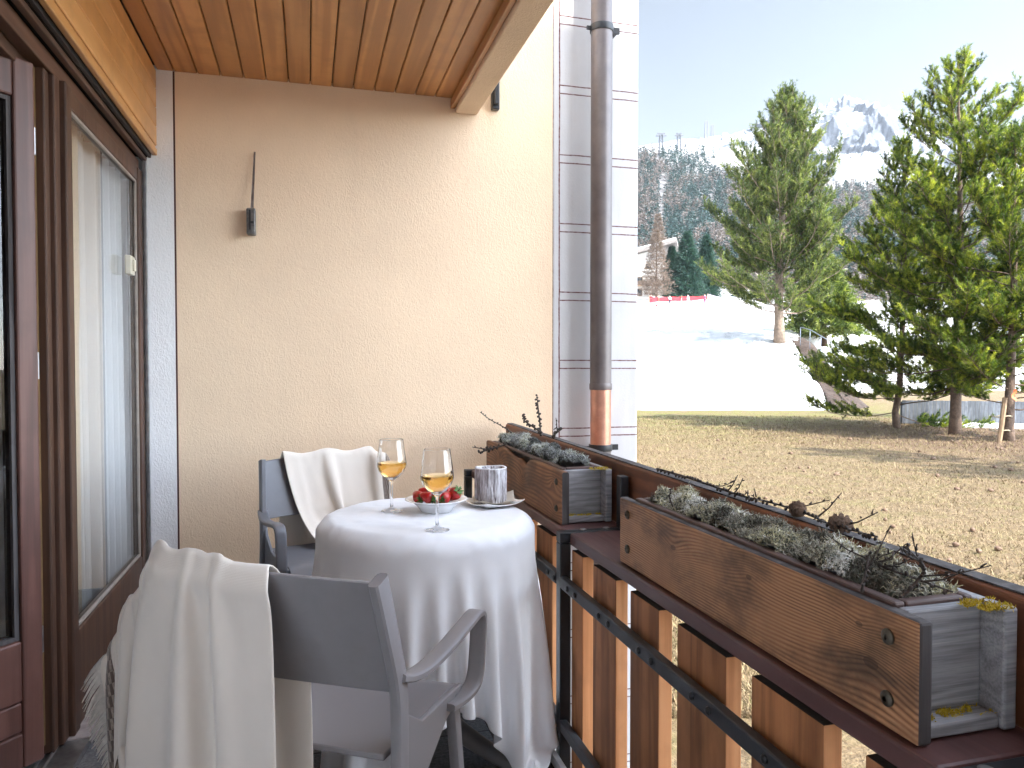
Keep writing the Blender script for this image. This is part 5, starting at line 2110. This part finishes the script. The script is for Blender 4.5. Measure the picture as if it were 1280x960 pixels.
# ================================================================ CHAIRS
def make_chair(name, label, mat):
    t = thing(name, label, 'chair')
    def P(mb, nm, smooth=None, bevel=0):
        return mb.build(nm, mat, t, wc=False, auto=35 if smooth is None else smooth, bevel=bevel)
    # back panel: shallow curved shell
    nx, nz = 21, 9
    V, F = [], []
    for side in (0, 1):
        for i in range(nx):
            a = -1 + 2 * i / (nx - 1)
            for j in range(nz):
                b = j / (nz - 1)
                hw = .245 + .012 * (1 - b)
                z = .585 + .237 * b + (.010 * (1 - a * a) - .004 if b > .9 else 0) - (.0 if b > .1 else .006 * (a * a))
                y = -.212 - .068 * b - .030 * (1 - a * a) * (.6 + .4 * b) - (.012 if side else 0)
                V.append((a * hw, y, z))
    n = nx * nz
    for i in range(nx - 1):
        for j in range(nz - 1):
            q = [i * nz + j, (i + 1) * nz + j, (i + 1) * nz + j + 1, i * nz + j + 1]
            F.append(tuple(q)); F.append(tuple(n + k for k in q[::-1]))
    for i in range(nx - 1):
        F.append((i * nz, n + i * nz, n + (i + 1) * nz, (i + 1) * nz))
        F.append((i * nz + nz - 1, (i + 1) * nz + nz - 1, n + (i + 1) * nz + nz - 1, n + i * nz + nz - 1))
    for j in range(nz - 1):
        F.append((j, j + 1, n + j + 1, n + j))
        e = (nx - 1) * nz
        F.append((e + j, n + e + j, n + e + j + 1, e + j + 1))
    mb = MB(); mb.add(V, F)
    P(mb, 'backrest', 50, .003)
    # seat shell
    nx, ny = 17, 13
    V, F = [], []
    for side in (0, 1):
        for i in range(nx):
            a = -1 + 2 * i / (nx - 1)
            for j in range(ny):
                b = j / (ny - 1)
                y = -.225 + .405 * b
                hw = .232 + .018 * b
                z = .452 - .016 * (1 - a * a) * math.sin(PI * min(1, b * 1.05)) - .030 * max(0, (b - .82) / .18) ** 2 - (.014 if side else 0)
                V.append((a * hw, y, z))
    n = nx * ny
    for i in range(nx - 1):
        for j in range(ny - 1):
            q = [i * ny + j, (i + 1) * ny + j, (i + 1) * ny + j + 1, i * ny + j + 1]
            F.append(tuple(q)); F.append(tuple(n + k for k in q[::-1]))
    for i in range(nx - 1):
        F.append((i * ny, n + i * ny, n + (i + 1) * ny, (i + 1) * ny))
        F.append((i * ny + ny - 1, (i + 1) * ny + ny - 1, n + (i + 1) * ny + ny - 1, n + i * ny + ny - 1))
    for j in range(ny - 1):
        F.append((j, j + 1, n + j + 1, n + j)); e = (nx - 1) * ny
        F.append((e + j, n + e + j, n + e + j + 1, e + j + 1))
    mb = MB(); mb.add(V, F)
    P(mb, 'seat', 50, .003)
    for s in (-1, 1):
        # upright running down into the rear leg
        mb = MB()
        mb.sweep([(s * .250, -.283, .822), (s * .256, -.250, .71), (s * .262, -.222, .60), (s * .262, -.214, .50), (s * .264, -.224, .36), (s * .268, -.250, .18), (s * .274, -.285, 0)],
                 (1, 0, 0), (.026, .030), (.050, .036), samples=5, power=.55)
        P(mb, 'leg')
        mb = MB()
        mb.sweep([(s * .248, .105, .440), (s * .256, .128, .22), (s * .266, .155, 0)], (1, 0, 0), (.030, .026), (.040, .032), power=.55)
        P(mb, 'leg')
        # arm: back from the upright, forward, bent down and turned in to the seat rail
        mb = MB()
        mb.sweep([(s * .262, -.226, .612), (s * .268, -.185, .598), (s * .276, -.12, .592), (s * .284, -.02, .600), (s * .290, .08, .615), (s * .292, .148, .622), (s * .292, .176, .611),
                  (s * .291, .182, .582), (s * .289, .179, .52), (s * .286, .170, .46), (s * .280, .145, .434), (s * .268, .09, .426), (s * .262, .04, .434)],
                 (1, 0, 0), .042, .017, samples=6, power=.45)
        P(mb, 'armrest')
        # web below the arm between the rear leg and the seat
        poly = [(-.216, .585), (-.180, .52), (-.10, .468), (.05, .458), (.145, .448), (.13, .424), (.04, .405), (-.07, .345), (-.17, .25), (-.215, .20), (-.214, .40)]
        mb = MB(); a0, a1 = sorted((s * .250, s * .262)); mb.prism(poly, 'x', a0, a1)
        P(mb, 'side_panel', 30, .003)
    return t


fx, fy = math.sin(R(32)), math.cos(R(32))
near = make_chair('armchair', 'taupe plastic armchair turned away, a fringed blanket over its back', M['plastic'])
A1 = math.atan2(-fx, fy)                      # local +Y -> facing
backc = Vector((-.085, 1.5525, 0))
near.location = backc + Vector((fx, fy, 0)) * .28
near.rotation_euler = (0, 0, A1)
far = copy_tree(near)
far['label'] = 'slate grey plastic armchair against the tan wall, facing the table'
far['group'] = near['group'] = 'plastic armchairs at the table'
for ch in far.children:
    ch.data = ch.data.copy()
    ch.data.materials[0] = M['plastic_dark']
f2 = Vector((.28, -.96, 0))
far.location = Vector((.04, 3.415, 0)) + f2 * .27 + Vector((.01, -.01, 0))
far.rotation_euler = (0, 0, math.atan2(-f2.x, f2.y))
bpy.context.view_layer.update()

# ---- blankets, simulated in the chair's own coordinates
def chair_cols():
    tilt = math.atan2(.068, .237)
    c = [BoxC((0, -.288, .704), (.09, .018, .122), (tilt, 0, 0), .007)]
    for s in (-1, 1): c.append(BoxC((s * .17, -.275, .704), (.09, .018, .122), (tilt, 0, 0), .007))
    for s in (-1, 1):
        c.append(BoxC((s * .257, -.255, .70), (.016, .026, .12), (tilt, 0, 0), .005))
        c.append(BoxC((s * .28, -.03, .622), (.021, .19, .010), (.15, 0, 0), .006))
        c.append(BoxC((s * .283, .162, .55), (.021, .010, .10), (0, 0, 0), .006))
        c.append(BoxC((s * .256, -.03, .40), (.008, .2, .07), (0, 0, 0), .006))
        c.append(BoxC((s * .268, -.25, .25), (.016, .02, .25), (0, 0, 0), .006))
    c.append(BoxC((0, -.02, .440), (.24, .20, .012), (0, 0, 0), .006))
    c.append(FloorC(.006))
    return c


def drape_blanket(name, label, chair, x_in, x_out, lu, rear, front, seed, squeeze, nu=46, wrinkle=.02, steps=240, z0=.845, yb=-.278, fold=7.0, extra=(), ridge=None):
    """sheet laid over the chair back: u runs along the back from x_in outwards, v from the rear hem to the front hem"""
    lv = rear + front
    sp = lu / (nu - 1)
    nv = int(round(lv / sp)) + 1
    rg = np.random.default_rng(seed)
    uu = np.linspace(0, lu, nu); vv = np.linspace(-rear, front, nv)
    Ug, Vg = np.meshgrid(uu, vv, indexing='ij')
    sgn = 1 if x_out > x_in else -1
    x = x_in + sgn * Ug * squeeze
    w = wrinkle * np.sin(Ug / lu * fold * 2 * PI + .5 * np.sin(Vg * 6) + seed)
    av = np.abs(Vg)
    y = yb + np.sign(Vg) * np.minimum(av, .03 + .55 * av)
    z = z0 + .0 * x + w + .012 - np.maximum(0, av - .05) * .75
    X0 = np.stack([x, y, z], -1) + rg.normal(0, .0008, (nu, nv, 3))
    pins = (av < sp * .6) & (np.abs(x) < .25)
    X0[..., 2] = np.where(pins, np.maximum(X0[..., 2], .832), X0[..., 2])
    if ridge is not None:
        rc = np.array([tuple(p) for p in catmull(ridge, 12)])
        sl = np.concatenate([[0], np.cumsum(np.linalg.norm(np.diff(rc, axis=0), axis=1))])
        q = np.linspace(0, sl[-1], nu)
        rp = np.stack([np.interp(q, sl, rc[:, k]) for k in range(3)], 1)
        ww = np.sin(uu / lu * fold * 2 * PI + seed) + .6 * np.sin(uu / lu * fold * 3.7 * PI + 1)
        rp[:, 2] += wrinkle * ww * .5
        rp[:, 2] = np.where(rp[:, 0] > -.25, np.maximum(rp[:, 2], .848), rp[:, 2])
        fan = 1 + .11 * np.clip(-Vg, 0, 1)
        X0[..., 0] = rp[:, None, 0] * fan + .02 * Vg
        X0[..., 1] = rp[:, None, 1] + np.sign(Vg) * (np.minimum(av, .035) + .30 * np.clip(av - .035, 0, 9)) * np.where(Vg < 0, 1 + .9 * ww[:, None] * np.clip(av, 0, .5), 1)
        X0[..., 2] = rp[:, None, 2] - np.clip(av - .02, 0, 9) * .93
        X0 += rg.normal(0, .0006, X0.shape)
        pins = av < sp * .6
    G = cloth_sim(X0, sp, sp, chair_cols() + list(extra), steps=steps, iters=10, pins=pins, bend=.35, fric=.9)
    o = cloth_object(name, G, M['blanket'], .005, 1, chair.matrix_world.copy())
    tag(o, label, 'blanket', None)
    return o, G


o1, G1 = drape_blanket('blanket', 'cream wool blanket with brown woven band and fringe, over the near armchair', near, -.03, -.80, .84, .74, .50, 3, .82, nu=60, wrinkle=.020, fold=3.6,
                       ridge=[(.03, -.315, .838), (-.07, -.317, .850), (-.17, -.312, .876), (-.25, -.295, .862), (-.325, -.275, .765), (-.39, -.262, .665), (-.415, -.255, .600)])
# fringe along the u=max edge
def fringe(o, G, seed):
    rg = np.random.default_rng(seed)
    e, b = G[-1], G[-3]
    V, F = [], []
    mb = MB()
    nv = len(e)
    per = 5
    for j in range(nv - 1):
        for k in range(per):
            f = (k + .5) / per
            p = Vector(e[j] * (1 - f) + e[j + 1] * f); q = Vector(b[j] * (1 - f) + b[j + 1] * f)
            d = (p - q).normalized()
            side = Vector(e[j + 1] - e[j]).normalized()
            L = rg.uniform(.045, .062)
            j1 = side * rg.normal(0, .25)
            j1 *= .4
            d = (d + Vector((0, 0, -.7))).normalized()
            p1 = p + (d + j1 * .5) * L * .5 + Vector((0, 0, -.004))
            p2 = p1 + (d + j1 + Vector((0, 0, -.5))).normalized() * L * .5
            mb.tube([p - d * .004, p1, p2], [.0016, .0014, .0008], 4, cap=False)
    return mb.build('fringe', M['fringe'], o, smooth=True, wc=False)
fringe(o1, G1, 4)
o2, G2 = drape_blanket('blanket', 'cream wool blanket hung smoothly over the armchair by the wall', far, .165, -.30, .52, .42, .60, 8, .93, nu=38, wrinkle=.010, fold=2.4, steps=200, extra=[BoxC((-.275, -.26, .70), (.03, .03, .115), (0, 0, 0), .012)])

# ================================================================ ON THE TABLE
ZT = .7535


def on_table(px_, py_, z=ZT):
    d = (CAM_H - z) * FPX / (py_ - 457)
    p = at(px_, py_, d); p.z = z
    return p


def wine_glass(label, loc, rz):
    t = thing('wine_glass', label, 'wine glass', loc, rz, 'white wine glasses on the table')
    outer = [(.001, .0), (.034, .0005), (.0365, .002), (.034, .0035), (.018, .007), (.006, .013), (.0042, .03), (.0040, .08), (.0046, .098),
             (.012, .106), (.028, .116), (.042, .134), (.0485, .152), (.0485, .162), (.046, .182), (.0415, .212), (.0388, .2345), (.0386, .2358), (.0382, .2363)]
    inner = [(.0376, .2363), (.0373, .2358), (.0374, .2345), (.0402, .212), (.0447, .182), (.0472, .162), (.0472, .152), (.0408, .1345), (.027, .117), (.011, .1085), (.001, .1075)]
    mb = MB(); mb.lathe(outer + inner, 48); mb.build('bowl', M['glass'], t, smooth=True, wc=False)
    wp = [(.001, .1079), (.0106, .1089), (.0266, .1174), (.0404, .1349), (.0467, .152), (.0467, .1605), (.0460, .1608), (.001, .1606)]
    mb = MB(); mb.lathe(wp, 48); mb.build('wine', M['wine'], t, auto=40, wc=False)
    return t


wine_glass('stemmed glass of amber wine standing behind the strawberries, by the far chair', on_table(489, 640), 0)
wine_glass('stemmed glass of amber wine standing in front of the strawberry bowl', on_table(546, 664), .6)

# bowl
bp = on_table(545, 640)
bp = Vector((bp.x, bp.y, ZT))
mb = MB()
mb.lathe([(.001, .0), (.046, .0), (.050, .002), (.064, .022), (.078, .034), (.098, .0405), (.102, .042), (.1015, .0435), (.096, .0440), (.077, .038), (.062, .026), (.047, .0065), (.001, .005)], 64)
o = mb.build('bowl', M['porcelain'], None, smooth=True, wc=False); o.location = bp
tag(o, 'shallow white porcelain bowl holding the strawberries', 'bowl')


def strawberry(label, loc, rot, s, leaf=True):
    prof = [(.001, -.0255), (.005, -.024), (.0105, -.016), (.0155, -.004), (.018, .006), (.0175, .013), (.0135, .018), (.006, .0195), (.001, .0185)]
    mb = MB(); mb.lathe(prof, 20)
    mb.v = [(x * (1 + .06 * math.sin(4 * z * 90)), y * 1.0, z) for x, y, z in mb.v]
    o = mb.build('strawberry', M['strawberry'], None, smooth=True, wc=False)
    o.location = loc; o.rotation_euler = rot; o.scale = (s, s, s)
    tag(o, label, 'strawberry', 'strawberries in the white bowl')
    mb = MB()
    for k in range(8):
        a = k * 2 * PI / 8 + random.uniform(-.15, .15)
        c, s_ = math.cos(a), math.sin(a)
        sd = Vector((-s_, c, 0))
        L = random.uniform(.016, .022)
        p0 = Vector((c * .002, s_ * .002, .019)); p1 = Vector((c * L * .55, s_ * L * .55, .0225)); p2 = Vector((c * L, s_ * L, .020 + random.uniform(-.006, .008)))
        w = .0036
        mb.add([p0 - sd * w * .4, p0 + sd * w * .4, p1 + sd * w, p1 - sd * w, p2, p1 + Vector((0, 0, -.0008))], [(0, 1, 2, 3), (3, 2, 4), (0, 3, 5), (1, 0, 5), (2, 1, 5), (3, 4, 5), (4, 2, 5)])
    mb.tube([(0, 0, .018), (.001, .001, .026), (.004, .002, .031)], .0012, 6)
    mb.build('calyx', M['calyx'], o, wc=False)
    return o


rx, ry = Vector((CY, -SY, 0)), Vector((SY, CY, 0))
def sb(label, dr, dd, dz, rot, s):
    strawberry(label, bp + rx * dr + ry * dd + Vector((0, 0, dz)), rot, s)
sb('strawberry lying at the left rim of the white bowl', -.058, -.012, .052, (1.9, .3, .4), 1.12)
sb('largest strawberry on top of the heap in the bowl', -.005, .02, .074, (2.6, .5, 0), 1.25)
sb('strawberry with spread green leaves at the right rim of the bowl', .058, -.014, .058, (.9, .25, .5), 1.2)
sb('strawberry lying in front, half hidden behind the glass stem', .008, -.042, .060, (2.0, .2, -.3), 1.08)
sb('strawberry between the left one and the front one in the bowl', -.026, -.040, .054, (1.9, -.3, .9), 1.05)
sb('strawberry resting to the right of the glass stem', .034, -.042, .055, (1.9, .4, -.7), 1.05)
sb('strawberry at the back of the heap, behind the right one', .030, .03, .060, (2.2, -.5, .3), 1.1)
sb('strawberry at the back of the heap, behind the left one', -.036, .03, .056, (2.0, -.2, 1.3), 1.1)
sb('strawberry at the bottom of the heap, in the middle of the bowl', .0, -.005, .048, (2.4, .2, 2.0), 1.1)

# plate, napkin, bark candle
pp = on_table(616, 632)
pp.z = ZT
n = 24
V, F = [], []
for i in range(n + 1):
    for j in range(n + 1):
        a, b = -1 + 2 * i / n, -1 + 2 * j / n
        rr = max(abs(a), abs(b))
        k = (1 - .12 * (a * a * b * b))
        x, y = a * .088 * k, b * .088 * k
        z = .003 + .010 * max(0, rr - .55) / .45 + .012 * (abs(a * b)) ** 2
        V.append((x, y, z))
for i in range(n):
    for j in range(n):
        F.append((i * (n + 1) + j, (i + 1) * (n + 1) + j, (i + 1) * (n + 1) + j + 1, i * (n + 1) + j + 1))
me = np_mesh('plate', V, [F], True)
o = link('plate', me, M['porcelain'])
s = o.modifiers.new('s', 'SOLIDIFY'); s.thickness = .004
s = o.modifiers.new('b', 'SUBSURF'); s.levels = 1; s.render_levels = 1
o.location = pp + Vector((0, 0, .002)); o.rotation_euler = (0, 0, R(20))
tag(o, 'square white plate with upturned corners under the bark candle', 'plate')
V, F = [], []
n = 16
for i in range(n + 1):
    for j in range(n + 1):
        a, b = -1 + 2 * i / n, -1 + 2 * j / n
        rr = max(abs(a), abs(b))
        z = .0115 + .010 * max(0, rr - .5) / .5 + .034 * max(0, (a + b) / 2 - .45) + .004 * math.sin(4 * a + 2 * b)
        V.append((a * .07, b * .07, z))
for i in range(n):
    for j in range(n):
        F.append((i * (n + 1) + j, (i + 1) * (n + 1) + j, (i + 1) * (n + 1) + j + 1, i * (n + 1) + j + 1))
o = link('napkin', np_mesh('napkin', V, [F], True), M['napkin'])
s = o.modifiers.new('s', 'SOLIDIFY'); s.thickness = .0015
o.location = pp + Vector((.004, .0, .001)); o.rotation_euler = (0, 0, R(-12))
tag(o, 'beige paper napkin lying on the square plate', 'napkin')
nz, na = 40, 120
V, F = [], []
rg = np.random.default_rng(77)
for j in range(nz + 1):
    z = .116 * j / nz
    for i in range(na):
        a = 2 * PI * i / na
        w = fbm(np.array([a * 5.5 + 3]), np.array([z * 10.0]), 4, .6, True)[0]
        r = .0545 + .0060 * (w - .5) + .0015 * math.sin(a * 2)
        V.append((r * math.cos(a), r * math.sin(a), z + (.0015 * math.sin(3 * a) if j == nz else 0)))
for j in range(nz):
    for i in range(na):
        i2 = (i + 1) % na
        F.append((j * na + i, j * na + i2, (j + 1) * na + i2, (j + 1) * na + i))
base = nz * na
V += [(.046 * math.cos(2 * PI * i / na), .046 * math.sin(2 * PI * i / na), .1165) for i in range(na)]
V += [(.043 * math.cos(2 * PI * i / na), .043 * math.sin(2 * PI * i / na), .1085) for i in range(na)]
b1 = (nz + 1) * na; b2 = b1 + na
for i in range(na):
    i2 = (i + 1) % na
    F.append((base + i, base + i2, b1 + i2, b1 + i)); F.append((b1 + i, b1 + i2, b2 + i2, b2 + i))
V.append((0, 0, .1075)); F3 = [(b2 + i, b2 + (i + 1) % na, len(V) - 1) for i in range(na)]
V.append((0, 0, 0)); F3 += [((i + 1) % na, i, len(V) - 1) for i in range(na)]
t = thing('bark_candle', 'stout candle in whitewashed bark standing on the napkin', 'candle', pp + Vector((-.006, .004, .0135)))
me = np_mesh('bark', V, [F, F3], True)
link('bark', me, M['bark_white'], t)
mb = MB(); mb.tube([(0, 0, .1078), (.001, 0, .114), (.002, .001, .118)], .0012, 6); mb.build('wick', M['twig'], t, wc=False)

# ---------------------------------------------------------------- haze: one closed box of thin air
mh = bpy.data.materials.new('haze_air')
mh.use_nodes = True
hn = mh.node_tree
hn.nodes.clear()
ho = hn.nodes.new('ShaderNodeOutputMaterial')
hv = hn.nodes.new('ShaderNodeVolumePrincipled')
hv.inputs['Color'].default_value = (.80, .88, 1.0, 1)
hv.inputs['Density'].default_value = HAZE
hv.inputs['Anisotropy'].default_value = 0.2
hn.links.new(hv.outputs[0], ho.inputs['Volume'])
o = MB().box(-2600, 3000, -1200, 2900, -6, 760).build('haze', mh)
tag(o, kind='stuff', label='thin bluish haze of the valley air', cat='haze')
